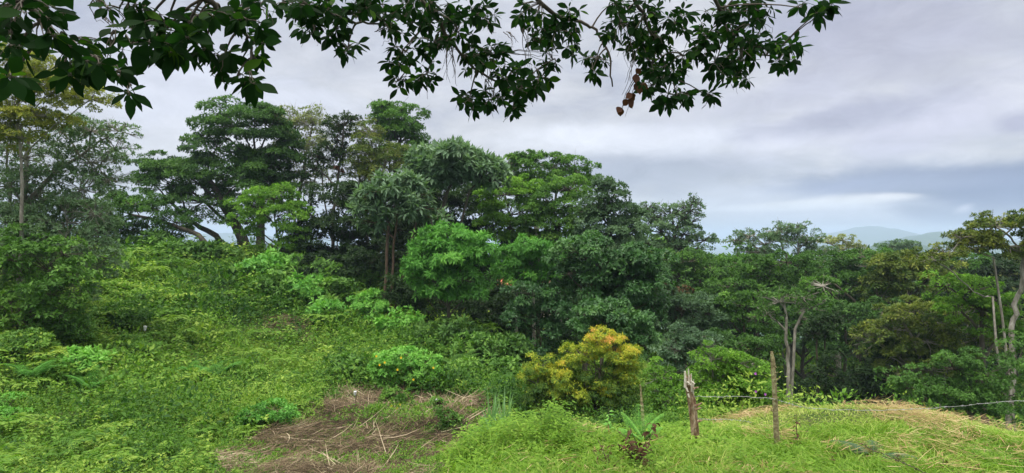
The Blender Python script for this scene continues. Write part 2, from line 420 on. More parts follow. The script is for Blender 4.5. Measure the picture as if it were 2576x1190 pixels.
def tree(name, label, Y, base_u, lobes, style='mid', mat='mid', bark='bark', r0=None, stems=None, cat='tree',
         cov=1.0, tint=.45, flush=0, group=None, bare=0, Lm=1.0, depth=.9, base_Y=None, sub=None, woody='trunk', twr=None):
    st = dict(STY[style]); st['L'] *= Lm * .78
    bY = base_Y or Y
    bx = (base_u - CU) / F * bY; bz = h1(bx, bY)
    base = np.array([bx, bY, bz - .08])
    root = empty(name, tuple(base), label, cat, group)
    lf, wd = MB(), MB()
    cs = []
    for lb in lobes:
        u, v, ru, rv = lb[0], lb[1], lb[2] * FAT, lb[3] * FAT; dY = lb[4] if len(lb) > 4 else 0
        y = Y + dY; c = pt(u, v, y); cs.append((c, np.array([ru * y / F, ru * y / F * depth, rv * y / F])))
    cc = np.array([c for c, _ in cs]); wgt = np.array([r[0] * r[2] for _, r in cs])
    cen = (cc * wgt[:, None]).sum(0) / wgt.sum()
    low = min(c[2] - r[2] * .3 for c, r in cs)
    hgt = cen[2] - bz
    r0 = r0 or max(.03, .022 * (max(c[2] for c, _ in cs) - bz))
    twr = twr or max(.008, r0 * .09)
    trunks = []
    if stems:
        for s in stems:
            p = np.array([pt(a, b, bY if i == 0 else (bY * .5 + Y * .5 if i == 1 else Y)) for i, (a, b, _) in enumerate(s)])
            rr = np.array([q[2] / 2 * Y / F for q in s])
            p[0, 2] = min(p[0, 2], h1(p[0, 0], p[0, 1]) - .1)
            # smooth the sight line into a gently wandering stem
            tt = np.linspace(0, len(p) - 1, (len(p) - 1) * 4 + 1); pp = np.stack([np.interp(tt, range(len(p)), p[:, i]) for i in range(3)], 1)
            pp[1:-1] += rng.normal(0, r0 * .22, (len(pp) - 2, 3)); rr = np.interp(tt, range(len(p)), rr)
            tube(wd, pp, rr, 8); trunks.append((pp, rr))
    else:
        top = np.array([cen[0], cen[1], bz + hgt * .98])
        mid = (base + top) / 2 + np.array([rng.normal(0, .04) * hgt, rng.normal(0, .04) * hgt, 0])
        pp = bez(base, mid, top, 9); pp[2:-1] += rng.normal(0, r0 * .3, (6, 3)) ; rr = np.linspace(r0, r0 * .35, 9)
        tube(wd, pp, rr, 8); trunks.append((pp, rr))
    for c, r in cs:
        best = None
        for pp, rr in trunks:
            tz = c[2] - (np.hypot(c[0] - pp[:, 0], c[1] - pp[:, 1]) * .7 + r[2] * .3)
            s = np.abs(pp[:, 2] - tz) + .4 * np.linalg.norm(pp[:, :2] - c[:2], axis=1); s[:2] += 3
            j = int(np.argmin(s))
            if best is None or s[j] < best[0]: best = (s[j], pp[j], rr[j])
        _, p0, q0 = best; dist = np.linalg.norm(c - p0)
        if dist > .05:
            mid = p0 * .45 + c * .55 + np.array([0, 0, dist * .12]) + rdir(1)[0] * dist * .10
            q1 = min(q0 * .75, .012 * dist + twr * 2.5)
            bz_ = bez(p0, mid, c, 7); bz_[1:-1] += rng.normal(0, dist * .012, (5, 3))
            tube(wd, bz_, np.linspace(q1, twr * 1.6, 7), 6, cap=False)
        crown_leaves(lf, wd, c, r, st, Y, cov * (1 if len(lobes) else 1), tint, flush, twr, bare, (min(c_[2] - r_[2] for c_, r_ in cs), max(c_[2] + r_[2] for c_, r_ in cs)))
    wd.build(woody, M[bark], root, base, True)
    lf.build('crown', M[mat], root, base)
    return root

# ------------------------------------------------------------------ ground
def ground():
    nr, na = 330, 560
    rr = np.concatenate([[.3], 1.0 * (9500 / 1.0) ** (np.linspace(0, 1, nr - 1))])
    an = np.concatenate([np.linspace(-R(58), R(58), 420), np.linspace(R(58), R(302), na - 420 + 2)[1:-1]])
    A, Rr = np.meshgrid(an, rr); x = Rr * np.sin(A); y = Rr * np.cos(A)
    z = H(x, y)
    V = np.stack([x, y, z], 2).reshape(-1, 3)
    i, j = np.meshgrid(np.arange(nr - 1), np.arange(na), indexing='ij')
    Q = np.stack([i * na + j, (i + 1) * na + j, (i + 1) * na + (j + 1) % na, i * na + (j + 1) % na], 2).reshape(-1, 4)[:, ::-1]
    mb = MB(); mb.v = [V]; mb.f = [Q]; mb.t = [np.zeros(len(Q))]; mb.n = len(V)
    m = new_mat('ground_soil'); L = m.node_tree.links
    g = mnode(m, 'ShaderNodeNewGeometry')
    def nz(s):
        n = mnode(m, 'ShaderNodeTexNoise'); n.inputs['Scale'].default_value = s; n.inputs['Detail'].default_value = 8; L.new(g.outputs['Position'], n.inputs['Vector']); return n.outputs[0]
    r1 = mnode(m, 'ShaderNodeValToRGB'); e = r1.color_ramp.elements
    e[0].position = .35; e[0].color = (.030, .060, .014, 1); e[1].position = .7; e[1].color = (.075, .085, .030, 1)
    L.new(nz(1.4), r1.inputs[0])
    r2 = mnode(m, 'ShaderNodeValToRGB'); e = r2.color_ramp.elements
    e[0].position = .4; e[0].color = (.022, .055, .016, 1); e[1].position = .7; e[1].color = (.055, .105, .03, 1)
    L.new(nz(.06), r2.inputs[0])
    ln = mnode(m, 'ShaderNodeVectorMath', operation='LENGTH'); L.new(g.outputs['Position'], ln.inputs[0])
    mr = mnode(m, 'ShaderNodeMapRange'); mr.inputs[1].default_value = 50; mr.inputs[2].default_value = 110; L.new(ln.outputs['Value'], mr.inputs[0])
    mx = mnode(m, 'ShaderNodeMix', data_type='RGBA'); L.new(mr.outputs[0], mx.inputs[0]); L.new(r1.outputs[0], mx.inputs[6]); L.new(r2.outputs[0], mx.inputs[7])
    p = mnode(m, 'ShaderNodeBsdfPrincipled'); p.inputs['Roughness'].default_value = .95; p.inputs['Specular IOR Level'].default_value = .1
    L.new(mx.outputs[2], p.inputs['Base Color'])
    b = mnode(m, 'ShaderNodeBump'); b.inputs['Strength'].default_value = .6; b.inputs['Distance'].default_value = .05; L.new(nz(9), b.inputs['Height']); L.new(b.outputs[0], p.inputs['Normal'])
    o = mnode(m, 'ShaderNodeOutputMaterial'); L.new(p.outputs[0], o.inputs[0])
    ob = mb.build('ground', m, None, (0, 0, 0), True); tag(ob, kind='structure')
ground()

# ------------------------------------------------------------------ regions of the near ground, in plan
def inpoly(x, y, poly):
    c = np.zeros(len(x), bool); n = len(poly)
    for i in range(n):
        x1, y1 = poly[i]; x2, y2 = poly[i - 1]
        c ^= ((y1 > y) != (y2 > y)) & (x < (x2 - x1) * (y - y1) / (y2 - y1 + 1e-12) + x1)
    return c
def plan(pl):   # sights (u, Y) to plan
    return [((u - CU) / F * Y, Y) for u, Y in pl]
BRUSH = plan([(560, 8.6), (530, 10.5), (700, 12.5), (790, 15.0), (850, 17.3), (1000, 17.6), (1150, 17.0), (1235, 16.4), (1250, 12.4), (1180, 10.6), (1140, 8.2), (1140, 7.5)])
KNOLL = plan([(1060, 6.0), (1130, 8.0), (1190, 9.2), (1260, 9.7), (1400, 9.8), (1560, 9.9), (1700, 10.4), (1880, 12.2), (2000, 13), (2180, 13.3), (2400, 13.3), (2600, 12), (2900, 10), (2900, 4.5), (1100, 4.5)])
LAWN2 = plan([(430, 14), (760, 15.5), (870, 21), (820, 27), (640, 27), (480, 20)])
LAWN1 = plan([(330, 31), (470, 37), (560, 36), (520, 30), (350, 27)])
BR2 = plan([(-10, 9.2), (-10, 10.3), (130, 10.6), (250, 9.9), (180, 9.1)])
BR3 = plan([(655, 24.6), (660, 27.5), (765, 27.5), (775, 25)])
def in_brush(x, y):
    sm = (inpoly(x, y, BR3) & (fbm(x * 2, y * 2, 8) > .42))
    k = .45 * (y / 12); return sm | inpoly(x + k * (fbm(x * .8, y * .8, 5) - .5) * 2, y + k * 2.4 * (fbm(x * .8 + 9, y * .8, 6) - .5), BRUSH)
def in_knoll(x, y): return inpoly(x + .5 * (fbm(x * 1.3, y * 1.3, 7) - .5), y, KNOLL)

def sample_ground(n, r0, r1, a0, a1, pw=0.0):
    u = rng.random(n)
    r = r0 * (r1 / r0) ** u if pw == 0 else (r0 ** pw + u * (r1 ** pw - r0 ** pw)) ** (1 / pw)
    a = rng.uniform(a0, a1, n)
    return r * np.sin(a), r * np.cos(a), r

# ---- undergrowth: herb mounds
def undergrowth():
    mb = MB(); dry = MB()
    x, y, r = sample_ground(9500, 7.5, 75, -R(47), R(47))
    ok = ~in_brush(x, y) & ~in_knoll(x, y)
    nb = fbm(x * .22, y * .22, 11)
    x, y, r, nb = x[ok], y[ok], r[ok], nb[ok]
    low = (fbm(x * .35 + 4, y * .35, 15) > .56) & (r < 36)          # patches of low creeping grass
    low |= inpoly(x, y, LAWN1); low |= (y < 12.2 + 1.5 * (fbm(x * .6, y * .6, 71) - .5) * 4) & (x < -2) & (fbm(x * .7, y * .7, 72) > .40); low |= inpoly(x, y, LAWN2) & (fbm(x * .6, y * .6, 73) > .38)
    near = np.clip((11.5 - y) / 3, 0, 1) * (x < -1.5)
    z = H(x, y)
    rad = r * rng.uniform(.018, .050, len(x)); hh = rad * rng.uniform(.6, 1.9, len(x)) * (1 - .6 * near)
    hh *= .35 + 1.5 * fbm(x * .5 + 31, y * .5, 19) ** 1.3; hh[low] *= .3; hh = np.minimum(hh, .95)
    tm = .43 + (fbm(x * .5, y * .5, 17) - .5) * .9 + (fbm(x * .16, y * .16, 18) - .5) * .9 + rng.normal(0, .15, len(x)) + low * .12
    big = (rng.random(len(x)) < .07) & ~low & (near < .3); rad[big] *= 1.5; hh[big] = np.clip(rad[big] * 1.5, .3, 1.1); tm[big] += rng.normal(.06, .14, big.sum())
    lsz = r * .0046 * rng.uniform(.55, 1.6, len(x)) * np.where(rng.random(len(x)) < .12, 1.5, 1)
    lsz[low] *= .7; lsz[big] *= 1.35
    k = 105; n = len(x) * k
    I = np.repeat(np.arange(len(x)), k)
    d = rdir(n); d[:, 2] = np.abs(d[:, 2])
    sh = rng.uniform(.75, 1.08, n)
    P = np.stack([x[I] + d[:, 0] * rad[I] * sh, y[I] + d[:, 1] * rad[I] * sh, 0 * d[:, 0]], 1)
    # follow the slope under each leaf cheaply: sample slope per mound
    ex = .3; sxx = (H(x + ex, y) - z) / ex; syy = (H(x, y + ex) - z) / ex
    P[:, 2] = z[I] + sxx[I] * (P[:, 0] - x[I]) + syy[I] * (P[:, 1] - y[I]) + d[:, 2] * hh[I] * sh + .01
    D = nrm(d * .7 + rdir(n) * .8 + np.array([0, 0, -.12]))
    Nn = nrm(np.array([0, 0, 1.]) + d * .6 + rdir(n) * .5)
    Ls = lsz[I] * rng.uniform(.6, 1.3, n)
    asp = np.where(rng.random(len(x)) < .3, .3, .52)[I]
    diamonds(mb, P, D, Nn, Ls, Ls * asp, tm[I] + rng.normal(0, .10, n))
    # grass blades among them
    x, y, r = sample_ground(150000, 7.5, 40, -R(47), R(14))
    ok = ~in_brush(x, y) & ~in_knoll(x, y); x, y, r = x[ok], y[ok], r[ok]; n = len(x)
    lowb = (fbm(x * .35 + 4, y * .35, 15) > .54) | inpoly(x, y, LAWN1) | inpoly(x, y, LAWN2) | (y < 12)
    q = lowb | (rng.random(n) < .4); x, y, r, lowb = x[q], y[q], r[q], lowb[q]; n = len(x)
    P = np.stack([x, y, H(x, y)], 1); D0 = nrm(rdir(n) * .6 + np.array([0, 0, 1.])); D1 = nrm(rdir(n) * np.array([1, 1, .3]) + np.array([0, 0, -.1]))
    L = r * rng.uniform(.006, .018, n) * np.where(lowb, .8, 1)
    ribbons(mb, P, D0, D1, L, r * .0011, rdir(n), [1, .9, .05], .5 + .25 * lowb + rng.normal(0, .15, n))
    # arching ferny rosettes
    x, y, r = sample_ground(560, 9, 44, -R(44), R(12))
    ok = ~in_brush(x, y) & ~in_knoll(x, y) & (fbm(x * .4 + 9, y * .4, 23) > .44); x, y, r = x[ok], y[ok], r[ok]; n = len(x); z = H(x, y)
    nf, npn = 7, 13; I = np.repeat(np.arange(n), nf); az = rng.uniform(0, 6.28, n)[I] + np.tile(np.arange(nf) * .9, n) + rng.normal(0, .15, n * nf)
    Lf = (r * rng.uniform(.018, .042, n))[I] * rng.uniform(.7, 1.1, n * nf)
    hd = np.stack([np.cos(az), np.sin(az), 0 * az], 1); h0 = (r * rng.uniform(.004, .022, n))[I]
    P0 = np.stack([x[I], y[I], z[I] + h0], 1); tt = np.linspace(.15, 1, npn)
    C_ = P0[:, None] + Lf[:, None, None] * (hd[:, None] * tt[None, :, None] + np.array([0, 0, 1.]) * (1.1 * tt - 1.05 * tt ** 2)[None, :, None])
    sdv = np.stack([-hd[:, 1], hd[:, 0], 0 * az], 1); wd_ = np.minimum(1, tt * 4) * (1.08 - tt) ** .7
    tf = (.55 + rng.normal(0, .16, n))[I]
    for sg in (-1, 1):
        D = nrm(sdv * sg + hd * .5 + [0, 0, -.15]); D = np.repeat(D, npn, 0); D = nrm(D + rng.normal(0, .08, D.shape))
        Lp = (Lf[:, None] * .42 * wd_[None]).ravel(); m_ = len(D)
        diamonds(mb, C_.reshape(-1, 3), D, np.tile([[0, 0, 1.]], (m_, 1)) + rng.normal(0, .2, (m_, 3)), Lp, Lf.repeat(npn) * .10, np.repeat(tf, npn) + rng.normal(0, .06, m_))
    # taller upright herbs that break the carpet
    x, y, r = sample_ground(2600, 9, 46, -R(44), R(14))
    ok = ~in_brush(x, y) & ~in_knoll(x, y) & (fbm(x * .45, y * .45, 25) > .42); x, y, r = x[ok], y[ok], r[ok]; n = len(x); z = H(x, y)
    k = 34; I = np.repeat(np.arange(n), k); hg = r * rng.uniform(.014, .042, n); hf = rng.random(n * k) ** .7; az = rng.uniform(0, 6.28, n * k); sp = r * rng.uniform(.003, .009, n)
    P = np.stack([x[I] + np.cos(az) * sp[I] * (1.2 - hf), y[I] + np.sin(az) * sp[I] * (1.2 - hf), z[I] + hf * hg[I]], 1)
    D = nrm(np.stack([np.cos(az), np.sin(az), rng.uniform(-.45, .35, n * k)], 1)); Ls = (r * rng.uniform(.004, .0095, n))[I] * rng.uniform(.7, 1.2, n * k)
    diamonds(mb, P, D, nrm(np.array([0, 0, 1.]) + rdir(n * k) * .4), Ls, Ls * rng.uniform(.35, .6, n)[I], (.50 + rng.normal(0, .24, n))[I] + rng.normal(0, .08, n * k))
    ob = mb.build('undergrowth', M['under']); tag(ob, kind='stuff')
    tag(ob, 'tangled green weeds, creepers and grass covering the slope')
undergrowth()

# ---- foreground grass on the knoll
STRAWP = plan([(2150, 11.9), (2240, 12.1), (2420, 11.4), (2520, 10.3), (2400, 9.6), (2240, 10.6)])
STRAW2 = plan([(1990, 9.6), (2120, 10.8), (2200, 10.4), (2150, 9.0), (2020, 8.4)])
def knoll_grass():
    mb, st = MB(), MB()
    def field(n, y0, y1, x0, x1):
        x = rng.uniform(x0, x1, n); y = rng.uniform(y0, y1, n); ok = in_knoll(x, y) & (np.abs(x) < y * .98)
        return x[ok], y[ok]
    x, y = field(200000, 5.2, 13.4, -2, 12.5)
    s = fbm(x * .9, y * .9, 41); sp = inpoly(x, y, STRAWP) | inpoly(x, y, STRAW2)
    back = np.clip((y - 8.4) / 1.2, 0, 1) * (x > 2.5)
    keep = rng.random(len(x)) < np.where(sp, .6, .55 + .5 * s) * np.where(y > 9, .8, 1)
    x, y, s, back, sp = x[keep], y[keep], s[keep], back[keep], sp[keep]; n = len(x)
    P = np.stack([x, y, H(x, y) - .01], 1)
    tall = fbm(x * 1.7, y * 1.7, 43)
    L = rng.uniform(.10, .36, n) * (1 - .5 * back) * (.45 + 1.2 * tall)
    L[rng.random(n) < .03] *= 1.5; L *= np.where((x > .85) & (x < 3) & (y > 8), .7, np.where(x < 2.4, 1.35, 1.05)) * np.where(sp, .8, 1); L = np.maximum(L, rng.uniform(.08, .15, n))
    lean = .5 + .7 * back
    # neighbouring blades lean the same way, in tufts
    ta = fbm(x * 2.5, y * 2.5, 44) * 14; tuft = np.stack([np.cos(ta), np.sin(ta), 0 * ta], 1)
    D0 = nrm(tuft * .35 + rdir(n) * lean[:, None] + np.array([0, 0, 1.])); D1 = nrm(tuft * .8 + rdir(n) * np.array([1, 1, .4]) + np.array([0, 0, -.35]))
    t = .40 + .5 * (fbm(x * .8 + 3, y * .8, 47) - .4) + back * .22 + rng.normal(0, .16, n)
    ribbons(mb, P, D0, D1, L, rng.uniform(.006, .017, n), rdir(n) * np.array([1, 1, .3]), [.7, 1, .75, .05], t)
    # broad-leaved weeds among the grass, mostly towards the drop
    x, y = field(3600, 5.5, 10.4, -2, 3.4); ok = (y > 7.6) | (rng.random(len(x)) < .15); x, y = x[ok], y[ok]; n = len(x)
    z = H(x, y); k = 26; I = np.repeat(np.arange(n), k); hgt = rng.uniform(.08, .50, n) * (.35 + 1.3 * fbm(x * 1.1, y * 1.1, 46)); hgt *= np.where((x > .85) & (y > 7.3), .3, 1)
    hf = rng.random(n * k); az = rng.uniform(0, 2 * np.pi, n * k)
    P = np.stack([x[I] + rng.normal(0, .03, n * k), y[I] + rng.normal(0, .03, n * k), z[I] + hf * hgt[I]], 1)
    D = nrm(np.stack([np.cos(az), np.sin(az), rng.uniform(-.2, .5, n * k)], 1))
    Nn = nrm(np.array([0, 0, 1.]) + rdir(n * k) * .4); Ls = rng.uniform(.03, .075, n * k)
    ribbons(mb, P, D, nrm(D + np.array([0, 0, -.5])), Ls, Ls * .45, np.cross(D, Nn), [.1, 1, .7, .05], (.12 + .5 * fbm(x * 1.3, y * 1.3, 45) + rng.normal(0, .10, n))[I] + rng.normal(0, .07, n * k))
    ob = mb.build('grass', M['grass']); tag(ob, 'lush bright green grass and weeds on the near knoll', None, None, 'stuff')
    # mown straw lying on the crest
    x, y = field(150000, 5.4, 13.2, -1, 12)
    s = fbm(x * .8 + 7, y * .8, 51); pr = np.where(inpoly(x, y, STRAWP), .12 * (s > .48), np.where(inpoly(x, y, STRAW2), .12 * (s > .5), np.clip((s - .50 + .05 * (x > 2.6)) * 2.2, 0, .35) * np.clip((y - 6.5) / 2, .25, 1) * (1 - .75 * np.clip((y - 10.6) / 1, 0, 1))))
    k = rng.random(len(x)) < pr; x, y = x[k], y[k]; n = len(x)
    P = np.stack([x, y, H(x, y) + rng.uniform(.04, .17, n)], 1)
    a = fbm(x * 1.2, y * 1.2, 53) * 7 - 2.6 + rng.normal(0, .45, n)
    D0 = nrm(np.stack([np.cos(a), -np.sin(a) * .8, rng.normal(0, .22, n)], 1)); D1 = nrm(D0 + rdir(n) * .35)
    ribbons(st, P, D0, D1, rng.uniform(.08, .34, n), rng.uniform(.005, .011, n), nrm(np.cross(D0, np.array([0, 0, 1.])) + rdir(n) * .4), [.8, 1, .3], rng.normal(.5, .2, n))
    ob = st.build('straw', M['straw']); tag(ob, 'pale dry mown grass lying on the knoll', None, None, 'stuff')
knoll_grass()

# ---- cut brush on the lower left clearing
def cut_brush():
    mb = MB(); gr = MB()
    def fld(n):
        x = rng.uniform(-13, 0.2, n); y = 7.4 * (28. / 7.4) ** rng.random(n); ok = in_brush(x, y); return x[ok], y[ok]
    x, y = fld(170000); n = len(x); pile = fbm(x * 1.1, y * 1.1, 61); dark = fbm(x * .7 + 5, y * .9, 62)
    P = np.stack([x, y, H(x, y) + rng.random(n) * np.clip(pile - .35, 0, 1) * .8 + .01], 1)
    a = fbm(x * .7, y * .7, 63) * 8 - 3.0 + rng.normal(0, .75, n)
    D0 = nrm(np.stack([np.cos(a), np.sin(a) * .9, rng.normal(.02, .16, n)], 1)); D1 = nrm(D0 + rdir(n) * .5)
    r = y / 10
    L = rng.uniform(.08, .5, n) * r; W = rng.uniform(.004, .010, n) * r
    L *= .8; long_ = rng.random(n) < .006; L[long_] *= 2.4; W[long_] *= 1.5
    t = .32 + (dark - .5) * 1.1 + rng.normal(0, .2, n); t[long_] = .85
    ribbons(mb, P, D0, D1, L, W, nrm(np.cross(D0, np.array([0, -.6, 1.])) + rdir(n) * .3), [.7, 1, .8, .3], t)
    ob = mb.build('cut_brush', M['drybrush']); tag(ob, 'brown cut stems and dead weeds lying in the clearing', None, None, 'stuff')
    x, y = fld(8500); n = len(x); k = 26; I = np.repeat(np.arange(n), k); g = fbm(x * .9 + 2, y * .9, 66); s = np.clip((g - .40) * 4.5, .3, 1.7)
    d = rdir(n * k); d[:, 2] = np.abs(d[:, 2]); rad = (rng.uniform(.10, .22, n) * s * y / 12)[I]
    z = H(x, y)
    P = np.stack([x[I] + d[:, 0] * rad, y[I] + d[:, 1] * rad, z[I] + d[:, 2] * rad * .8 + .04], 1)
    D = nrm(d + rdir(n * k) * .7); Ls = rng.uniform(.03, .07, n * k) * (y / 12)[I]
    diamonds(gr, P, D, nrm(np.array([0, 0, 1.]) + rdir(n * k) * .5), Ls, Ls * .5, rng.normal(.5, .12, n)[I] + rng.normal(0, .1, n * k))
    ob = gr.build('regrowth', M['under']); tag(ob, 'small green weeds sprouting through the cut brown stems', None, None, 'stuff')
G('drybrush', (.030, .022, .014), (.175, .130, .078), (.48, .40, .28), trans=.05, rough=.85, spec=.1)
cut_brush()

# ------------------------------------------------------------------ trees on the ridge, left to right
tree('feathery_tree', 'tall feathery yellow-green tree at the left edge above the pale-branched tree', 17, 40,
     [(20,170,70,60),(90,200,60,45),(150,215,70,35),(30,290,60,60),(120,290,60,30),(-60,230,60,90),(60,350,70,40),(230,250,50,22)], 'fine', 'yellowgreen', 'palebark', cov=.8, tint=.8, bare=1, r0=.07)
tree('mossy_tree', 'pale-branched tree with olive leaves at the left, arching toward the sky', 19, 40,
     [(60,400,60,50),(150,330,60,38),(230,330,50,30),(130,430,70,45),(230,410,60,42),(290,375,35,30),(215,480,60,38),(90,500,70,50),(20,470,60,60),(270,455,40,30),(300,330,30,18),(20,370,40,40),(100,560,70,36),(200,540,50,30),(40,540,50,40)],
     'mid', 'greymid', 'palebark', cov=.46, tint=.8, bare=6, Lm=.95,
     stems=[[(-40,800,20),(20,640,16),(60,520,13),(130,440,10),(225,375,6)],[(60,520,12),(64,420,9),(75,320,5)],[(20,640,11),(120,560,8),(200,480,5)],[(10,600,8),(30,480,6),(20,360,4)]], r0=.1)
tree('mossy_tree', 'low tangle of grey-green twigs below the pale-branched tree at the left', 18, 120,
     [(60,590,80,50),(170,560,70,50),(190,620,60,40),(120,640,70,50),(240,540,40,30),(20,550,50,50),(210,680,50,34),(130,700,60,50),(40,640,60,60),(250,600,40,30),(270,650,36,24),(190,740,40,30)], 'mid', 'greymid', 'palebark', cov=.5, tint=.8, bare=5, r0=.06)
tree('round_leaved_shrub', 'dark shrub with large round leaves at the left edge, below the tangled twiggy tree', 16.5, 60,
     [(40,660,70,60),(120,680,70,60),(30,760,70,60),(130,740,60,50),(190,700,40,40),(-40,700,60,70),(60,810,70,40),(150,790,50,34),(-20,850,60,40),(160,640,44,34)], 'big', 'mid', 'bark', cov=.5, tint=.5, cat='shrub', r0=.03, Lm=.85)
tree('low_branched_tree', 'low dark tree reaching left from under the big spreading tree', 37, 470,
     [(330,515,60,28),(270,530,50,28),(395,530,45,26),(300,575,60,28),(370,585,60,30),(440,560,40,26),(250,590,50,28),(430,610,50,25),(330,620,60,18)], 'fine', 'mid', 'bark', cov=.85, tint=.30,
     stems=[[(560,665,16),(500,590,12),(420,560,8),(330,540,5)]], r0=.12)
tree('spreading_tree', 'largest dark green spreading tree on the left of the ridge, with thick twin trunks', 40, 625,
     [(600,320,75,45),(680,325,55,45),(545,375,60,45),(620,390,85,50),(455,430,60,32),(395,425,45,25),(520,440,80,45),(600,460,85,45),(690,410,60,60),(440,470,65,28),(510,510,70,30),(590,540,60,32),(665,475,50,40),(370,455,30,18),(545,330,35,28),(640,290,40,22),(710,360,30,40)],
     'mid', 'dark', 'bark', cov=1.0, tint=.48, Lm=.85,
     stems=[[(625,660,30),(610,600,26),(570,520,20),(520,440,10)],[(650,660,28),(655,600,22),(660,500,18),(640,400,10)],[(610,600,18),(540,590,14),(470,555,9)],[(625,640,16),(590,560,13),(560,500,9)]])
tree('young_tree', 'light green small tree on the left ridge with a round gap of sky below', 35, 725,
     [(690,500,45,28),(640,520,40,26),(620,560,35,24),(700,545,50,32),(735,585,28,34),(740,540,30,28),(720,635,30,26),(640,590,18,18),(715,480,20,16)],
     'fine', 'lime', 'bark', cov=1.0, tint=.38, r0=.12)
tree('lean_tree', 'slim pale-trunked tree with sparse brownish twigs left of the tall dark nest tree', 42, 755,
     [(750,300,50,32),(790,310,36,34),(715,320,40,40),(760,370,48,44),(715,385,36,46),(770,440,40,40),(735,470,35,40),(800,380,26,36)], 'sparse', 'olive', 'palebark', cov=1.0, tint=.55, bare=6,
     stems=[[(757,700,12),(757,600,11),(752,500,9),(770,400,6),(790,300,3)],[(752,500,6),(730,420,5),(722,320,3)],[(757,470,5),(800,400,4),(815,330,2)]], twr=.018)
tree('nest_tree', 'thin dark tree with a small dense top and dark clumps on its bare stem', 40, 838,
     [(862,315,30,20),(845,345,26,20),(880,300,20,12),(830,375,24,18),(800,395,22,14),(860,385,20,16),(790,425,24,16),(840,420,20,14)], 'fine', 'deep', 'bark', cov=.75, tint=.55, bare=2,
     stems=[[(836,690,10),(838,560,8),(846,470,7),(858,400,5),(864,320,3)],[(846,450,5),(808,420,3),(790,400,2)]], twr=.02)
tree('thin_crowned_tree', 'sparse yellow-green tree between the nest tree and the tall dense one', 41, 925,
     [(915,350,40,30),(945,390,50,36),(900,410,46,36),(960,430,50,36),(905,460,44,36),(960,480,46,30),(1010,410,40,36),(1040,430,30,40),(930,330,30,20)], 'sparse', 'yellowgreen', 'palebark', cov=1.7, tint=.45, bare=3,
     stems=[[(925,700,10),(925,560,8),(905,450,6),(895,360,3)],[(925,600,7),(955,480,6),(975,380,3)],[(960,560,6),(1010,470,5),(1040,400,3)]], twr=.016)
tree('tall_tree', 'tall tree with the highest dense green top, behind the umbrella-leaved tree', 45, 1000,
     [(980,285,42,24),(1010,305,46,30),(965,315,34,28),(1035,335,36,32),(1000,345,45,30),(1045,375,26,36),(1010,385,40,26),(960,270,22,14),(985,400,40,22)], 'fine', 'mid', 'bark', cov=1.0, tint=.36, bare=1,
     stems=[[(1000,720,15),(1000,560,13),(995,430,11),(1010,340,6)],[(995,430,7),(975,360,5),(965,300,3)]])
tree('bare_tree', 'nearly leafless twiggy treetop poking up between the tall tree and the umbrella-leaved tree', 47, 1090,
     [(1095,375,40,20),(1120,395,34,22),(1075,400,30,20)], 'sparse', 'olive', 'palebark', cov=.25, bare=8, twr=.014)
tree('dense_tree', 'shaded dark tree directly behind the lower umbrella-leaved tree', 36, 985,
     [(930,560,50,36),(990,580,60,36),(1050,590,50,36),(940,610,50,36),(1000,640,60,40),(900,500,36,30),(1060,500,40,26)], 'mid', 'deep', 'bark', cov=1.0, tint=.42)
# umbrella-leaved trees
tree('umbrella_leaved_tree', 'grey-green umbrella-leaved tree with a broad domed crown, taller of the two', 33, 1120,
     [(1135,385,40,20),(1090,405,40,22),(1180,405,42,22),(1130,420,60,22),(1215,430,38,22),(1065,435,40,20),(1160,445,60,18),(1240,455,24,14),(1100,450,44,16),(1140,400,70,26),(1100,425,60,28),(1180,430,60,28)], 'palm', 'grey', 'bark', cov=1.0, tint=.45, depth=1.1, Lm=1.3,
     stems=[[(1100,720,14),(1110,600,12),(1120,500,10),(1140,440,5)],[(1115,540,7),(1180,480,5),(1210,450,3)],[(1115,560,6),(1080,480,4),(1070,450,3)]])
tree('umbrella_leaved_tree', 'grey-green umbrella-leaved tree with a lower loose crown on twin brown trunks', 30, 980,
     [(950,495,42,20),(1010,475,45,20),(985,520,50,20),(1045,490,38,18),(930,530,34,18),(1065,525,38,14),(940,560,26,12),(1100,545,28,10),(1000,455,40,14),(1015,540,40,12),(990,490,60,24)], 'palm', 'grey', 'redbark', cov=.9, tint=.45, depth=1.1, Lm=1.3,
     stems=[[(972,715,9),(972,640,8),(978,560,7),(960,500,4)],[(985,715,7),(990,620,6),(1000,545,5),(1045,500,3)],[(990,570,6),(1050,545,5),(1110,545,3)]])
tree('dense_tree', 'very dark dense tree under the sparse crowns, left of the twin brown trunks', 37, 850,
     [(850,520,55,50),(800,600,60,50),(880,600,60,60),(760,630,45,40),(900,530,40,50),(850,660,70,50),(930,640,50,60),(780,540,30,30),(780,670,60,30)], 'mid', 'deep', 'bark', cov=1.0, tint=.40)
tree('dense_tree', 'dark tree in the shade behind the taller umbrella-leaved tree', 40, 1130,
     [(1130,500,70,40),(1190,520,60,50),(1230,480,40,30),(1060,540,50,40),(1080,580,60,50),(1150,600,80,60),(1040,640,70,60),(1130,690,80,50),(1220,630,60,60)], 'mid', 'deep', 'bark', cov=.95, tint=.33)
tree('broadleaf_tree', 'rounded mid-green tree forming the flat skyline right of the umbrella-leaved dome', 41, 1350,
     [(1275,415,35,22),(1330,420,45,28),(1385,420,45,28),(1440,430,42,26),(1295,450,40,26),(1360,455,60,28),(1425,465,50,30),(1470,460,26,30),(1320,400,22,12),(1350,392,16,10),(1410,402,20,10)], 'fine', 'mid', 'palebark', cov=.95, tint=.52, bare=1,
     stems=[[(1350,760,16),(1350,600,14),(1350,520,12),(1340,440,5)],[(1350,540,8),(1400,480,6),(1440,430,3)],[(1350,540,7),(1300,480,5),(1280,430,3)]])
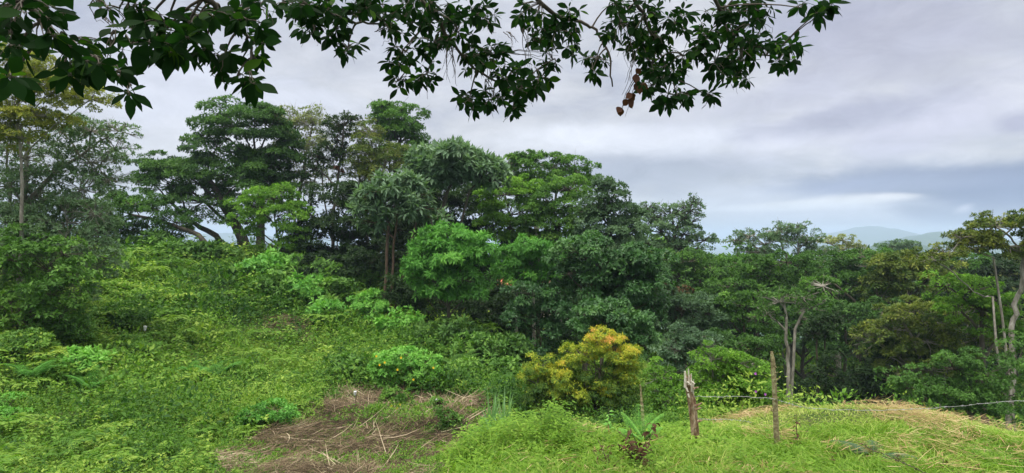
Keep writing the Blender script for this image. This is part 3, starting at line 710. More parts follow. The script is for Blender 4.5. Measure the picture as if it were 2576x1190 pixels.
tree('broadleaf_tree', 'yellowish-green tree in front of the flat-skyline tree, left half', 36, 1290,
     [(1270,490,50,32),(1310,480,36,28),(1230,520,36,34),(1290,540,55,36),(1240,580,45,34),(1330,520,30,34),(1300,590,50,30)], 'fine', 'lime', 'bark', cov=.95, tint=.30)
tree('broadleaf_tree', 'mid-green tree in front of the flat-skyline tree, right half', 35, 1400,
     [(1430,480,45,30),(1385,520,45,34),(1450,530,48,36),(1350,560,46,34),(1400,570,50,36),(1460,585,44,36),(1420,610,50,26),(1340,600,40,30)], 'fine', 'mid', 'bark', cov=1.05, tint=.52)
tree('evergreen_tree', 'dark evergreen with small leathery leaves at the right shoulder of the ridge trees', 33, 1545,
     [(1515,465,26,18),(1535,500,44,30),(1500,530,40,34),(1560,545,44,38),(1520,590,55,40),(1580,590,34,40),(1560,640,50,36),(1490,590,30,50)], 'mid', 'greymid', 'bark', cov=1.15, tint=.42)
tree('glossy_tree', 'bright green drooping-leaved tree in front of the ridge, left of the other bright one', 25, 1130,
     [(1125,590,40,28),(1095,620,45,30),(1155,610,45,34),(1080,660,46,34),(1135,660,55,36),(1190,650,42,34),(1110,705,45,30),(1170,705,45,28),(1215,620,24,20),(1195,735,30,20),(1048,690,26,20),(1145,742,36,16),(1070,730,22,16)], 'droopy', 'bright', 'bark', cov=1.15, tint=.35, depth=1.0)
tree('glossy_tree', 'bright green drooping-leaved tree in front of the ridge, right of the other bright one', 26.5, 1325,
     [(1330,625,50,30),(1290,655,40,30),(1360,650,46,34),(1300,700,45,26),(1375,690,34,26),(1270,680,26,28),(1335,665,40,26)], 'droopy', 'bright', 'palebark', cov=1.1, tint=.33, Lm=.9,
     stems=[[(1345,860,9),(1342,760,8),(1338,690,6)],[(1300,860,7),(1300,760,6),(1305,690,4)]])
tree('leathery_tree', 'broad dark tree with large leathery leaves, right of centre', 24, 1470,
     [(1460,640,60,36),(1520,660,60,40),(1580,660,50,40),(1430,690,46,34),(1500,720,50,30),(1570,720,60,40),(1620,700,45,45),(1630,760,34,40),(1570,770,44,30),(1640,650,34,30)], 'big', 'glossy', 'bark', cov=1.1, tint=.26, Lm=.82, depth=1.0,
     stems=[[(1470,880,14),(1475,790,13),(1490,700,9)],[(1505,880,10),(1520,790,9),(1560,700,6)]])
tree('leathery_tree', 'lower glossy green tree right above the yellow-orange shrub', 20, 1530,
     [(1500,800,60,30),(1560,810,50,34),(1460,830,34,22),(1600,830,40,30),(1530,850,50,24),(1540,780,40,22),(1610,870,30,40)], 'big', 'glossy', 'bark', cov=1.1, tint=.40, Lm=.75, depth=1.0)
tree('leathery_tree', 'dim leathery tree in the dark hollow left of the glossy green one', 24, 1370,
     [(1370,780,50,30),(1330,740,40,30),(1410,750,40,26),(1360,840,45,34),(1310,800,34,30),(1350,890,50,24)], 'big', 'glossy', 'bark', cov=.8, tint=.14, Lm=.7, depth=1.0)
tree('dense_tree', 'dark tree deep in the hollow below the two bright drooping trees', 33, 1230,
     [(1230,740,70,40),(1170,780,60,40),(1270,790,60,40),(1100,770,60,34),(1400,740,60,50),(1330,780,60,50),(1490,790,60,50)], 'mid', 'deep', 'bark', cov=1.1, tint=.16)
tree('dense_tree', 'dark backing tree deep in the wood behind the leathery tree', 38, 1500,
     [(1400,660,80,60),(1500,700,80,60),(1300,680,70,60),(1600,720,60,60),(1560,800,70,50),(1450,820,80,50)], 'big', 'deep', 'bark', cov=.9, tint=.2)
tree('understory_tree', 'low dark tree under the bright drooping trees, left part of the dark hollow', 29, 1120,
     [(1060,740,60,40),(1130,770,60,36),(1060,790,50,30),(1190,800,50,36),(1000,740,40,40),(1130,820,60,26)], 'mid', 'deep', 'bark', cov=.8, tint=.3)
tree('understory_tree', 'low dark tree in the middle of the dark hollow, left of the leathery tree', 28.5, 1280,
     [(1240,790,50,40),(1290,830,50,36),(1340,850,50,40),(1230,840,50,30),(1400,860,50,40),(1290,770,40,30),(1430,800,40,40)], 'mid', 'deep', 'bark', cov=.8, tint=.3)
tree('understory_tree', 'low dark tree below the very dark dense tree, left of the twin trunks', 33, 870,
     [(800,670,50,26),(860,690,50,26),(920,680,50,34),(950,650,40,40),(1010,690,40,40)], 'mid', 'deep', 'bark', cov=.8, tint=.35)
# right-hand side
tree('airy_tree', 'grey-green airy tree standing against the sky just right of the ridge trees', 46, 1700,
     [(1640,545,26,26),(1690,545,34,28),(1735,530,24,26),(1740,560,26,26),(1665,585,40,28),(1720,590,42,24),(1770,605,32,12),(1650,620,40,24),(1720,625,44,22),(1745,510,14,12),(1632,530,16,14)], 'fine', 'greymid', 'bark', cov=.62, tint=.62, bare=2)
tree('flat_crowned_tree', 'airy flat-crowned tree against the sky left of the misty hills, on pale limbs', 50, 1985,
     [(1850,605,26,12),(1885,595,30,16),(1925,615,42,22),(1960,585,34,18),(2000,580,34,18),(1990,610,46,22),(2030,605,30,20),(1900,635,34,14),(2050,635,40,18)], 'layer', 'greymid', 'palebark', cov=.62, tint=.62, bare=2, Lm=.75,
     stems=[[(1990,830,7),(1985,720,6),(1975,640,6),(1960,590,3)],[(1980,670,5),(1930,640,4),(1880,605,3)],[(1980,680,5),(2010,630,4),(2020,590,3)]])
tree('flat_crowned_tree', 'small airy treetop directly in front of the misty blue hills', 55, 2110,
     [(2080,610,26,9),(2120,605,26,9),(2150,622,26,9),(2100,635,34,14),(2170,640,24,8)], 'layer', 'olive', 'palebark', cov=.7, tint=.7, Lm=.7, bare=2)
tree('distant_tree', 'small dark bluish treetop standing alone before the misty hills', 90, 2255,
     [(2240,625,24,13),(2275,622,28,14),(2255,640,34,12)], 'fine', 'greymid', 'bark', cov=1.1, tint=.5, Lm=.8)
tree('canopy_tree', 'mid-green tree with a rounded crown just below the skyline gap', 44, 1800,
     [(1730,660,50,26),(1790,680,55,30),(1720,710,60,36),(1790,735,60,36),(1840,700,36,28),(1690,690,30,30)], 'layer', 'mid', 'bark', cov=1.0, tint=.32, Lm=.85)
tree('canopy_tree', 'mid-green tree under the flat-crowned one, right of the skyline gap', 40, 1890,
     [(1870,670,45,22),(1920,690,55,28),(1850,720,50,32),(1910,740,60,34),(1960,700,34,24),(1880,770,60,34)], 'layer', 'mid', 'bark', cov=1.0, tint=.36, Lm=.9)
tree('canopy_tree', 'deeper green tree with horizontal sprays of leaves, below the misty hills', 42, 2120,
     [(2080,660,50,20),(2140,670,50,24),(2050,700,50,28),(2120,715,60,32),(2170,700,40,30),(2060,750,50,30),(2130,760,60,30)], 'layer', 'mid', 'palebark', cov=1.0, tint=.24, Lm=.9)
tree('canopy_tree', 'shaded green tree between the forked white trunk and the right-hand yellow-green trees', 34, 2100,
     [(2100,800,60,30),(2040,810,46,30),(2160,810,50,34),(2220,790,40,34),(2080,860,50,34),(2160,880,60,34)], 'layer', 'dark', 'bark', cov=.8, tint=.32, Lm=1.0)
tree('canopy_tree', 'yellow-green tree on the right, beneath the distant dark treetop', 36, 2260,
     [(2220,660,40,18),(2260,670,45,24),(2310,660,45,24),(2240,710,50,30),(2300,720,55,32),(2360,680,40,30),(2210,745,40,26),(2300,690,60,30)], 'layer', 'yellowgreen', 'bark', cov=1.0, tint=.36, Lm=1.0)
tree('canopy_tree', 'mottled green tree low on the right with bent pale limbs', 26, 2300,
     [(2290,790,60,30),(2350,810,60,34),(2250,830,50,28),(2420,790,50,34),(2330,860,60,30),(2400,870,50,30),(2460,850,40,40),(2240,900,50,30),(2300,930,60,34),(2200,860,40,30)], 'layer', 'yellowgreen', 'palebark', cov=.9, tint=.34, Lm=1.0, bare=2,
     stems=[[(2330,1060,12),(2325,960,11),(2300,860,8),(2260,790,4)],[(2325,940,6),(2390,880,5),(2440,810,3)]])
tree('canopy_tree', 'bright yellow-green tree at the right, in front of the pale leaning trunk', 24, 2460,
     [(2380,720,45,28),(2440,730,50,30),(2400,770,50,28),(2470,780,50,30),(2520,760,40,34),(2500,830,46,30),(2560,820,40,40)], 'layer', 'lime', 'bark', cov=.85, tint=.28, Lm=.95)
tree('spreading_tree', 'tall spreading tree with a pale leaning trunk at the right edge', 22, 2570,
     [(2420,598,28,14),(2450,590,34,16),(2500,570,42,22),(2560,565,50,26),(2620,580,50,40),(2480,610,46,18),(2540,620,50,22),(2600,640,50,26),(2440,625,34,12),(2380,640,30,18),(2350,655,30,14)], 'layer', 'yellowgreen', 'palebark', cov=1.0, tint=.36, Lm=.85, bare=1,
     stems=[[(2545,1000,13),(2548,850,12),(2560,760,11),(2572,680,9),(2560,620,6)],[(2568,700,7),(2500,650,5),(2400,625,3)],[(2556,800,7),(2500,745,5),(2450,735,3)]])
tree('canopy_tree', 'dark low tree in the bottom right behind the grassy knoll', 17.5, 2430,
     [(2300,1000,50,30),(2370,990,60,36),(2440,1010,60,36),(2520,1000,60,50),(2480,940,60,40),(2560,920,50,60),(2270,960,40,30),(2400,930,50,30)], 'layer', 'mid', 'bark', cov=.85, tint=.28, Lm=.9)
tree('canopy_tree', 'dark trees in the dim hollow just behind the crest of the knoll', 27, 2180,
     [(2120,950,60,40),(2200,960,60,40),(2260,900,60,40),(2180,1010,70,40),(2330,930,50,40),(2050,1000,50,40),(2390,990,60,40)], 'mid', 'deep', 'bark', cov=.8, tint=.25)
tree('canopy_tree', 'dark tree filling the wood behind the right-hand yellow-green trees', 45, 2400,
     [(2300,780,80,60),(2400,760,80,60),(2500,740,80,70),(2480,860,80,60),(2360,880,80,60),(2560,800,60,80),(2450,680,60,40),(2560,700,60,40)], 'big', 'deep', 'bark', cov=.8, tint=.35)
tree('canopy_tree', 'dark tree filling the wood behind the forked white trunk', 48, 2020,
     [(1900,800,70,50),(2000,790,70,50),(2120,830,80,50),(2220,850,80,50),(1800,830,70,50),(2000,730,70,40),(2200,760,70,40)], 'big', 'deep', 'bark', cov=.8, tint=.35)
tree('forked_tree', 'slender tree with a forked whitish trunk rising from behind the knoll', 24, 1982,
     [(1960,760,46,20),(2020,750,46,20),(2070,720,46,18),(1930,790,34,18),(2040,775,34,16)], 'layer', 'mid', 'palebark', cov=.6, tint=.36, Lm=.9, bare=2,
     stems=[[(1978,1045,10),(1982,960,10),(1983,890,9),(1976,820,7),(1970,740,5)],[(1984,900,8),(1998,830,7),(2020,785,6),(2080,750,4)]])
tree('canopy_tree', 'green tree left of the forked white trunk with a sharp light crown edge', 30, 1880,
     [(1860,770,46,26),(1900,800,45,26),(1830,800,36,26),(1930,850,36,26),(1880,850,50,30),(1800,770,30,24)], 'layer', 'mid', 'bark', cov=1.0, tint=.34, Lm=.9)
tree('canopy_tree', 'dusky green tree above the grey-green shrub, left of the split fence post', 30, 1720,
     [(1680,760,40,26),(1730,770,50,32),(1780,790,50,34),(1700,820,40,28),(1760,840,46,28),(1650,800,30,30),(1640,700,36,34)], 'mid', 'greymid', 'bark', cov=1.0, tint=.34)
tree('dry_leaved_tree', 'small tree with reddish-brown dead foliage in the wood right of the leathery tree', 30.5, 1690,
     [(1690,750,24,22),(1715,735,20,12),(1675,775,20,14),(1650,725,20,14),(1700,790,20,14)], 'fine', 'dry', 'bark', cov=.4, tint=.3, Lm=1.1)
tree('canopy_tree', 'deep green tree closing the gap between the skyline treetops right of the forked trunk', 39, 2200,
     [(2180,650,50,20),(2230,690,50,26),(2180,720,50,30),(2330,690,50,26),(2400,680,50,26),(2440,660,40,22),(2020,680,50,24),(1980,660,50,20)], 'layer', 'mid', 'bark', cov=1.0, tint=.22, Lm=.9)
tree('canopy_tree', 'deep green tree low behind the sprawling shrub with purple flowers', 22, 1880,
     [(1840,870,50,26),(1900,880,50,30),(1930,910,30,26),(1800,860,40,24)], 'layer', 'dark', 'bark', cov=.9, tint=.34, Lm=.9)
for (u0, lab) in ((2055, 'thin dark trunked sapling right of the forked white trunk, left one of two'), (2075, 'thin dark trunked sapling right of the forked white trunk, right one of two')):
    tree('sapling', lab, 28, u0, [(u0 - 5, 840, 24, 18), (u0 + 12, 815, 24, 18)], 'mid', 'deep', 'bark', cov=.8, tint=.3,
         stems=[[(u0, 1060, 6), (u0 + 2, 960, 6), (u0, 850, 4)]], r0=.05)

# shrubs in front
tree('flowering_shrub', 'rounded shrub with yellow and orange new leaves, in the middle right of the photo', 15, 1475,
     [(1500,870,46,30),(1545,890,42,36),(1460,890,36,26),(1575,930,26,36),(1510,930,50,40),(1545,970,44,40),(1470,975,46,36),(1500,1025,55,36),(1550,1030,40,30),(1430,940,34,30),(1420,1000,40,40),(1510,1070,60,30)], 'droopy', 'flush', 'bark', cov=.8, tint=.36, flush=.75, Lm=.62, cat='shrub', depth=.9, r0=.05)
tree('flowering_shrub', 'smaller yellowish shrub leaning on the left side of the yellow and orange one', 14.6, 1390,
     [(1360,925,32,24),(1350,965,32,30),(1400,950,38,28),(1385,1000,46,34),(1430,1000,40,40),(1350,1010,28,26),(1400,1040,44,26)], 'droopy', 'flush', 'bark', cov=.8, tint=.32, flush=.5, Lm=.6, cat='shrub', r0=.04)
tree('tall_shrub', 'pale grey-green small-leaved shrub on thin stems behind the split fence post', 14, 1745,
     [(1735,850,40,26),(1770,870,34,24),(1700,880,40,26),(1745,905,44,24),(1690,930,34,24),(1780,900,24,20)], 'fine', 'grey', 'palebark', cov=.95, tint=.16, cat='shrub', Lm=1.0, r0=.03,
     stems=[[(1741,1060,4),(1741,970,4),(1750,900,3)],[(1700,1060,4),(1705,980,3),(1700,900,2)]])
b = tree('sprawling_shrub', 'large mounded bright green shrub dotted with purple flowers, between the two main fence posts', 13, 1820,
     [(1790,905,40,30),(1840,915,40,24),(1885,925,34,20),(1800,960,60,36),(1860,965,55,34),(1910,970,40,34),(1840,1010,70,36),(1770,1000,50,36),(1900,1020,40,30),(1690,1000,50,40),(1660,950,36,30),(1700,1050,60,30)], 'fine', 'lime', 'palebark', cov=1.1, tint=.30, cat='shrub', Lm=.95, bare=2, r0=.04)
base_b = np.array(b.location)
def flower(mb, c, r, tint=.5, face=(0, -1, .3)):
    n = 5; a = np.arange(n) * 2 * np.pi / n; f = nrm(np.array(face, float)); s = nrm(np.cross(f, [0, 0, 1.])); t = np.cross(s, f)
    D = nrm(np.cos(a)[:, None] * s + np.sin(a)[:, None] * t + f * .25)
    ribbons(mb, np.repeat(c[None], n, 0), D, D, r, r * .9, np.cross(D, f), [.3, 1, .85, .2], tint)
for (u, v) in ((1900, 940), (1956 - 55, 985), (1925, 992), (1880, 1046)):
    mb = MB(); c = pt(u, v, 12.0); flower(mb, c, .030); mb.build('flower', M['purpleflower'], b, base_b)
b = tree('marigold_shrub', 'bright lime green shrub with small yellow flowers at the top of the brown clearing', 17.6, 1020,
     [(985,905,36,18),(1030,895,36,18),(1070,915,36,18),(1010,925,46,18),(960,930,26,18),(1050,935,36,18),(1085,940,22,12),(970,960,22,16)], 'mid', 'bright', 'redbark', cov=1.15, tint=.85, cat='shrub', Lm=1.0, r0=.03)
base_b = np.array(b.location)
for (u, v) in ((947, 896), (968, 912), (1009, 900), (1090, 925), (1000, 930), (955, 918), (1040, 955)):
    mb = MB(); flower(mb, pt(u, v, 16.6), .036, .6); mb.build('flower', M['yellowflower'], b, base_b)
b = tree('marigold_shrub', 'small green shrub with yellow flowers in the middle of the brown clearing', 15.8, 995,
     [(990,1000,26,16),(975,1012,22,12),(1010,1010,20,12)], 'mid', 'mid', 'redbark', cov=1.2, tint=.6, cat='shrub', r0=.02)
base_b = np.array(b.location)
for (u, v) in ((985, 1022), (998, 1027), (1100, 1030), (1005, 1018)):
    if u < 1050:
        mb = MB(); flower(mb, pt(u, v, 15.0), .035, .6); mb.build('flower', M['yellowflower'], b, base_b)
tree('weed_shrub', 'leafy green weeds straggling across the brown clearing, right of its middle', 12.6, 1100,
     [(1105,1015,14,12),(1115,1040,16,12),(1135,1060,20,14),(1150,1075,26,12),(1100,1095,22,14)], 'mid', 'mid', 'redbark', cov=1.1, tint=.5, cat='shrub', r0=.015)
tree('weed_shrub', 'fresh green leafy weeds on the left rim of the brown clearing', 12.6, 700,
     [(690,1035,40,16),(650,1045,34,16),(720,1050,26,14),(620,1060,26,12)], 'mid', 'bright', 'redbark', cov=1.0, tint=.4, cat='shrub', r0=.015)
SH = [ # u, v, ru, rv, Y, mat, label
 (650,690,44,26,33,'bright','light green broad-leaved bush just below the twin trunks of the spreading tree'),
 (700,680,44,24,34,'bright','light green bush below the round gap of sky'),
 (760,690,50,30,32,'mid','green bush at the foot of the slim pale-trunked tree'),
 (820,710,44,30,31,'mid','green bush below the very dark dense tree'),
 (690,730,40,30,29,'mid','green bush in the row below the light green bushes on the ridge, left one'),
 (770,740,44,28,29,'bright','green bush in the row below the light green bushes on the ridge, middle one'),
 (840,750,40,30,28,'mid','green bush in the row below the light green bushes on the ridge, right one'),
 (920,720,34,30,28,'mid','upright green bush at the left foot of the twin brown trunks'),
 (930,790,46,34,26,'bright','rounded green bush halfway down the slope, left of the dark hollow'),
 (830,800,36,26,26,'bright','fresh green bush beside the yellowed grass patch on the slope'),
 (1000,830,50,30,24.5,'bright','green bush at the edge of the shade, above the lime green flowering shrub'),
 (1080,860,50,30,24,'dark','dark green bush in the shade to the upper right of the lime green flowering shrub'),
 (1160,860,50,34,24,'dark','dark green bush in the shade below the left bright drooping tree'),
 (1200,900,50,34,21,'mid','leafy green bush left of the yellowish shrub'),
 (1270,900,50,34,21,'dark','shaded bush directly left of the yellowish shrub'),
 (1260,960,44,34,18,'mid','green bush behind the tall cane-like grass tuft'),
 (1170,950,40,26,19,'mid','green bush right of the lime green flowering shrub'),
 (880,940,40,26,20,'mid','green bush left of the lime green flowering shrub'),
 (420,640,50,24,37,'mid','dim green bush at the left end of the ridge under the low-branched tree'),
 (540,650,44,24,37,'dark','dark bush left of the twin trunks on the ridge'),
 (60,880,60,34,13.5,'mid','ferny green bush at the left edge, below the round-leaved shrub'),
 (160,850,60,30,16,'mid','green bush right of and below the round-leaved shrub'),
 (300,800,60,24,20,'mid','low green bush in the middle of the left slope'),
 (330,900,60,26,16.5,'mid','low green bush left of the centre of the slope, below the upper marker stake'),
 (210,920,50,26,14.5,'bright','light green bush beside the lower white marker on the left slope'),
 (10,1050,40,34,10,'bright','bright green herb clump at the left edge near the bottom'),
]
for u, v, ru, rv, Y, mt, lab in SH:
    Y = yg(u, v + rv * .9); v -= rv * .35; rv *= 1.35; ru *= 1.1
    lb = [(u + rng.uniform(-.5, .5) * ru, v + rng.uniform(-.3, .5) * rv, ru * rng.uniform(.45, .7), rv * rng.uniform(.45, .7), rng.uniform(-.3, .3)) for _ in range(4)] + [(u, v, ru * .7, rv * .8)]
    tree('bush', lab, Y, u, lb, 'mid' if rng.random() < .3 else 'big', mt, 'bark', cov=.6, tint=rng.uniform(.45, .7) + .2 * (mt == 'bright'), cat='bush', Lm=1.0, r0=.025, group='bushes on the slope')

# distant wood across the valley
def distant():
    protos = []
    for k in range(3):
        lf, wd = MB(), MB(); st = dict(STY['mid']); st['L'] = 30
        for q in range(6):
            a = q * 1.05; c = np.array([math.cos(a) * 2.6 * (q > 0), math.sin(a) * 2.6 * (q > 0), 8 + rng.uniform(-1.2, 1.6)])
            crown_leaves(lf, wd, c, np.array([2.4, 2.4, 1.9]), st, 30, .8, .45, 0, .05)
        tube(wd, [(0, 0, -1), (0.1, 0, 4), (0, .2, 9)], [.3, .22, .1], 6)
        protos.append((lf, wd))
    made = []
    spots = []
    for i in range(260):
        az = rng.uniform(.10, .78); r = rng.uniform(58, 210)
        spots.append((r * math.sin(az), r * math.cos(az), 1))
    for i in range(40):
        az = rng.uniform(-.72, .05); r = rng.uniform(75, 160); spots.append((r * math.sin(az), r * math.cos(az), 0))
    first = [True] * 3
    for i, (x, y, rt) in enumerate(spots):
        k = i % 3; z = h1(x, y)
        zt = z + 9.5
        if zt / y > -.025 or not rt and zt / y > -.05: continue         # crowns stay below the skyline
        if rt and y < 75 and (x / y * F + CU) < 2100 and (x / y * F + CU) > 1980 : continue
        if first[k]:
            o = empty('distant_tree', (x, y, z - .3), 'small distant tree in the wood across the valley', 'tree', 'distant trees across the valley')
            a = protos[k][1].build('trunk', M['bark'], o); b = protos[k][0].build('crown', M[['mid', 'dark', 'olive'][k]], o)
            protos[k] = (o, a, b); first[k] = False
        else:
            o0, a0, b0 = protos[k]; o = o0.copy(); C.objects.link(o); o.location = (x, y, z - .3)
            for ch in (a0, b0):
                c = ch.copy(); C.objects.link(c); c.parent = o
        s = rng.uniform(.7, 1.15); o.scale = (s, s, s); o.rotation_euler = (0, 0, rng.uniform(0, 6.28))
distant()

# ------------------------------------------------------------------ bromeliad-like clumps on the nest tree
for i, (u, v, lab) in enumerate(((848, 420, 'dark spiky epiphyte clump on the stem of the nest tree, left of a smaller one'), (860, 428, 'smaller dark epiphyte clump on the nest tree, right of the larger one'))):
    mb = MB(); n = 60; c = pt(u, v, 39.6); d = rdir(n)
    ribbons(mb, np.repeat(c[None], n, 0), d, nrm(d + [0, 0, -1.2]), rng.uniform(.2, .45, n) * (1 - .3 * i), .07, rdir(n), [1, .8, .5, .05], rng.normal(.35, .2, n))
    o = mb.build('epiphyte', M['brownleaf'], None, c); o.location = tuple(c); tag(o, lab, 'plant')

# ------------------------------------------------------------------ ferns, canes, weeds
def fern(name, label, base, fronds, mat='bright', tint=.5, pin=.10):
    root = empty(name, tuple(base), label, 'fern')
    st = MB(); base = np.asarray(base, float)
    for (tip, arch) in fronds:
        fr = MB(); tip = np.asarray(tip, float)
        path = bez(base, (base + tip) / 2 + np.array([0, 0, arch]), tip, 26)
        tube(fr, path, np.linspace(.006, .0015, 26), 4, .6, cap=False)
        T = nrm(np.gradient(path, axis=0)); sd = nrm(np.cross(T, [0, 0, 1.])); L0 = np.linalg.norm(tip - base)
        for i in range(4, 26):
            f = (i - 3) / 23; ln = L0 * .42 * (1 - f) ** .75 * min(1, f * 5 + .4)
            for s in (-1, 1):
                dd = nrm(sd[i] * s + T[i] * .45 + np.array([0, 0, -.10])); q = max(4, int(ln / .018))
                tt = np.linspace(.05, 1, q)[:, None]; pc = path[i] + dd * ln * tt + np.array([0, 0, -.12]) * ln * tt ** 2
                side = nrm(np.cross(dd, sd[i] * 0 + [0, 0, 1.]))
                for s2 in (-1, 1):
                    D = np.repeat(nrm(side * s2 + dd * .5)[None], q, 0) + rng.normal(0, .08, (q, 3))
                    W = ln * .10 * (1.05 - tt[:, 0]) + .007
                    diamonds(fr, pc, nrm(D), np.repeat([[0, 0, 1.]], q, 0) + rng.normal(0, .1, (q, 3)), W * 1.6, W * .9, tint + rng.normal(0, .08, q))
        fr.build('frond', M[mat], root, base)
    return root
fb = pt(1612, 1108, 8.0)
fern('fern', 'bright green bracken fern beside the thin notched stake', (fb[0], fb[1], h1(fb[0], fb[1])),
     [(pt(1606,1018,8.2),.03),(pt(1566,1038,7.9),.10),(pt(1668,1042,8.0),.10),(pt(1562,1078,7.7),.08),(pt(1662,1075,7.7),.08),(pt(1640,1040,8.3),.06)], tint=.72)
fb = pt(1235, 1085, 9.6)
fern('fern', 'small pale fern at the foot of the cane-like grass tuft', (fb[0], fb[1], h1(fb[0], fb[1])),
     [(pt(1215,1050,9.4),.15),(pt(1262,1052,9.2),.15),(pt(1200,1075,9.2),.12),(pt(1280,1075,9.3),.12)], 'bright', .6)
for (u, v, Y, lab) in ((470,912,17,'arching green fern on the left slope, right of the lower bush'),(230,925,14.5,'arching green fern near the lower white marker on the left slope'),
                       (545,925,17.5,'arching green fern near the middle of the left slope'),(1145,905,20.5,'shaded fern under the bushes right of the lime green flowering shrub'),
                       (1195,855,22,'shaded fern at the edge of the dark hollow'),(80,850,14,'arching green fern at the left, below the round-leaved shrub')):
    c = pt(u, v, Y); gz = h1(c[0], c[1]); bb = np.array([c[0], c[1], gz + .1]); s = Y / 17 * .8
    fern('fern', lab, bb, [(bb + np.array([math.cos(a) * s, math.sin(a) * s * .7, .55 * s + rng.uniform(-.1, .2)]), .35 * s) for a in np.linspace(.3, 5.8, 6) + rng.uniform(0, .5)], 'bright' if u < 1000 else 'mid', .45)
def cane(label, u, Y, blades):
    blades = blades + [(a + rng.uniform(-22, 22), b + rng.uniform(0, 50), c, d) for a, b, c, d in blades]
    x = (u - CU) / F * Y; z = h1(x, Y); base = np.array([x, Y, z])
    root = empty('cane_grass', tuple(base), label, 'grass tuft')
    mb = MB()
    for (tu, tv, tw, sag) in blades:
        tip = pt(tu, tv, Y + rng.uniform(-.4, .4)); L = np.linalg.norm(tip - base)
        d0 = nrm(np.array([(tip - base)[0] * .35, 0, 1.])); d1 = nrm(2 * (tip - base) / L - d0)
        # endpoint = P + L*(D0+D1)/2
        sc = np.linalg.norm(tip - base) / max(np.linalg.norm((d0 + d1) / 2), .2)
        ribbons(mb, base[None] + rng.normal(0, .03, (1, 3)), d0[None], d1[None], sc, tw, np.array([[1, .5, 0.]]) + rng.normal(0, .2, (1, 3)), [.5, .9, 1, .95, .8, .6, .3, .02], rng.normal(.6, .1, 1), fold=.25)
    mb.build('blades', M['greyblade'], root, base); return root
G('greyblade', (.08, .20, .07), (.20, .38, .16), (.36, .52, .30), trans=.3)
cane('tall cane-like grass tuft at the right end of the brown clearing', 1236, 11.5, [(1229,972,.05,0),(1262,965,.05,0),(1218,990,.05,0),(1245,985,.05,0),(1210,1030,.05,0),(1255,1005,.05,0),(1225,1010,.05,0),(1205,1010,.05,0)])
cane('second tall cane-like grass tuft, right beside the first at the clearing', 1268, 11, [(1278,970,.05,0),(1295,985,.05,0),(1255,990,.05,0),(1302,1035,.05,0),(1285,1000,.05,0),(1245,1025,.05,0),(1270,975,.05,0),(1300,1010,.05,0)])
def weed(name, label, u, v, Y, h, nl, mat, tint, L, bark='mossbark', lean=.05, droop=-.2, cat='plant'):
    c = pt(u, v, Y); z = h1(c[0], c[1]); base = np.array([c[0], c[1], z - .02])
    root = empty(name, tuple(base), label, cat); st, lf = MB(), MB()
    top = base + np.array([rng.normal(0, lean), rng.normal(0, lean), h]); path = bez(base, (base + top) / 2 + rdir(1)[0] * h * .06, top, 10)
    tube(st, path, np.linspace(.009, .003, 10), 5, .5)
    t = rng.uniform(.2, 1, nl); i = (t * 9).astype(int); a = np.arange(nl) * 2.4
    if name == 'withered_weed' and nl > 30:          # several crooked side shoots
        pp = [path]
        for q in range(7):
            s0 = path[rng.integers(0, 5)]; e0 = s0 + np.array([rng.normal(0, .16), rng.normal(0, .12), rng.uniform(.1, h * .75)])
            b_ = bez(s0, (s0 + e0) / 2 + rdir(1)[0] * .07, e0, 10); pp.append(b_); tube(st, b_, np.linspace(.006, .002, 10), 4, .5)
        allp = np.array(pp); path = allp.reshape(-1, 3); i = rng.integers(0, 8, nl) * 10 + rng.integers(1, 10, nl)

    D = nrm(np.stack([np.cos(a), np.sin(a), np.full(nl, .25)], 1)); 
    ribbons(lf, path[i], D, nrm(D + [0, 0, droop * 4]), L * rng.uniform(.6, 1.2, nl), L * .38, np.cross(D, [0, 0, 1.]) + rng.normal(0, .2, (nl, 3)), [.1, .8, 1, .6, .05], tint + rng.normal(0, .12, nl), fold=.2)
    st.build('stem', M[bark], root, base, True); lf.build('leaves', M[mat], root, base); return root
weed('leafy_weed', 'upright light green leafy weed on the rim of the knoll, left of the fern', 1530, 1095, 8.6, .42, 26, 'bright', .8, .11)
weed('leafy_weed', 'upright green weed left of the other leafy weed on the rim of the knoll', 1505, 1100, 8.7, .22, 16, 'grass', .45, .08)
G('wither', (.030, .017, .010), (.105, .058, .032), (.24, .14, .08), trans=.12, rough=.8, spec=.1)
weed('withered_weed', 'dark brown withered weed with hanging leaves just right of the taller fence post', 2008, 1122, 7.9, .50, 18, 'wither', .35, .09, 'redbark', .06, -.9)
weed('withered_weed', 'tallest dark withered weed in the bottom foreground, below the thin notched stake', 1632, 1185, 6.5, .66, 80, 'wither', .35, .13, 'redbark', .22, -.6)
weed('withered_weed', 'tangled dark withered weed left of the tallest one in the bottom foreground', 1595, 1180, 6.5, .46, 56, 'wither', .32, .12, 'redbark', .22, -.6)
weed('withered_weed', 'small bent withered weed at the bottom, left of the tangled withered weeds', 1540, 1185, 6.6, .34, 34, 'wither', .35, .08, 'redbark', .1, -.6)
weed('withered_weed', 'short dark withered weed low in the grass, left of the dark foreground wire', 2085, 1165, 7.0, .16, 8, 'wither', .3, .09, 'redbark', .05, -.9)
weed('withered_weed', 'short dark withered weed at the middle of the dark foreground wire', 2240, 1165, 6.9, .22, 10, 'wither', .3, .09, 'redbark', .05, -.9)
weed('withered_weed', 'short dark withered weed at the bottom right, right of the dark foreground wire', 2365, 1185, 6.7, .18, 9, 'wither', .3, .09, 'redbark', .05, -.9)
weed('withered_weed', 'brown withered clump at the bottom edge, farthest right', 2455, 1188, 6.6, .16, 10, 'wither', .4, .09, 'redbark', .05, -.7)

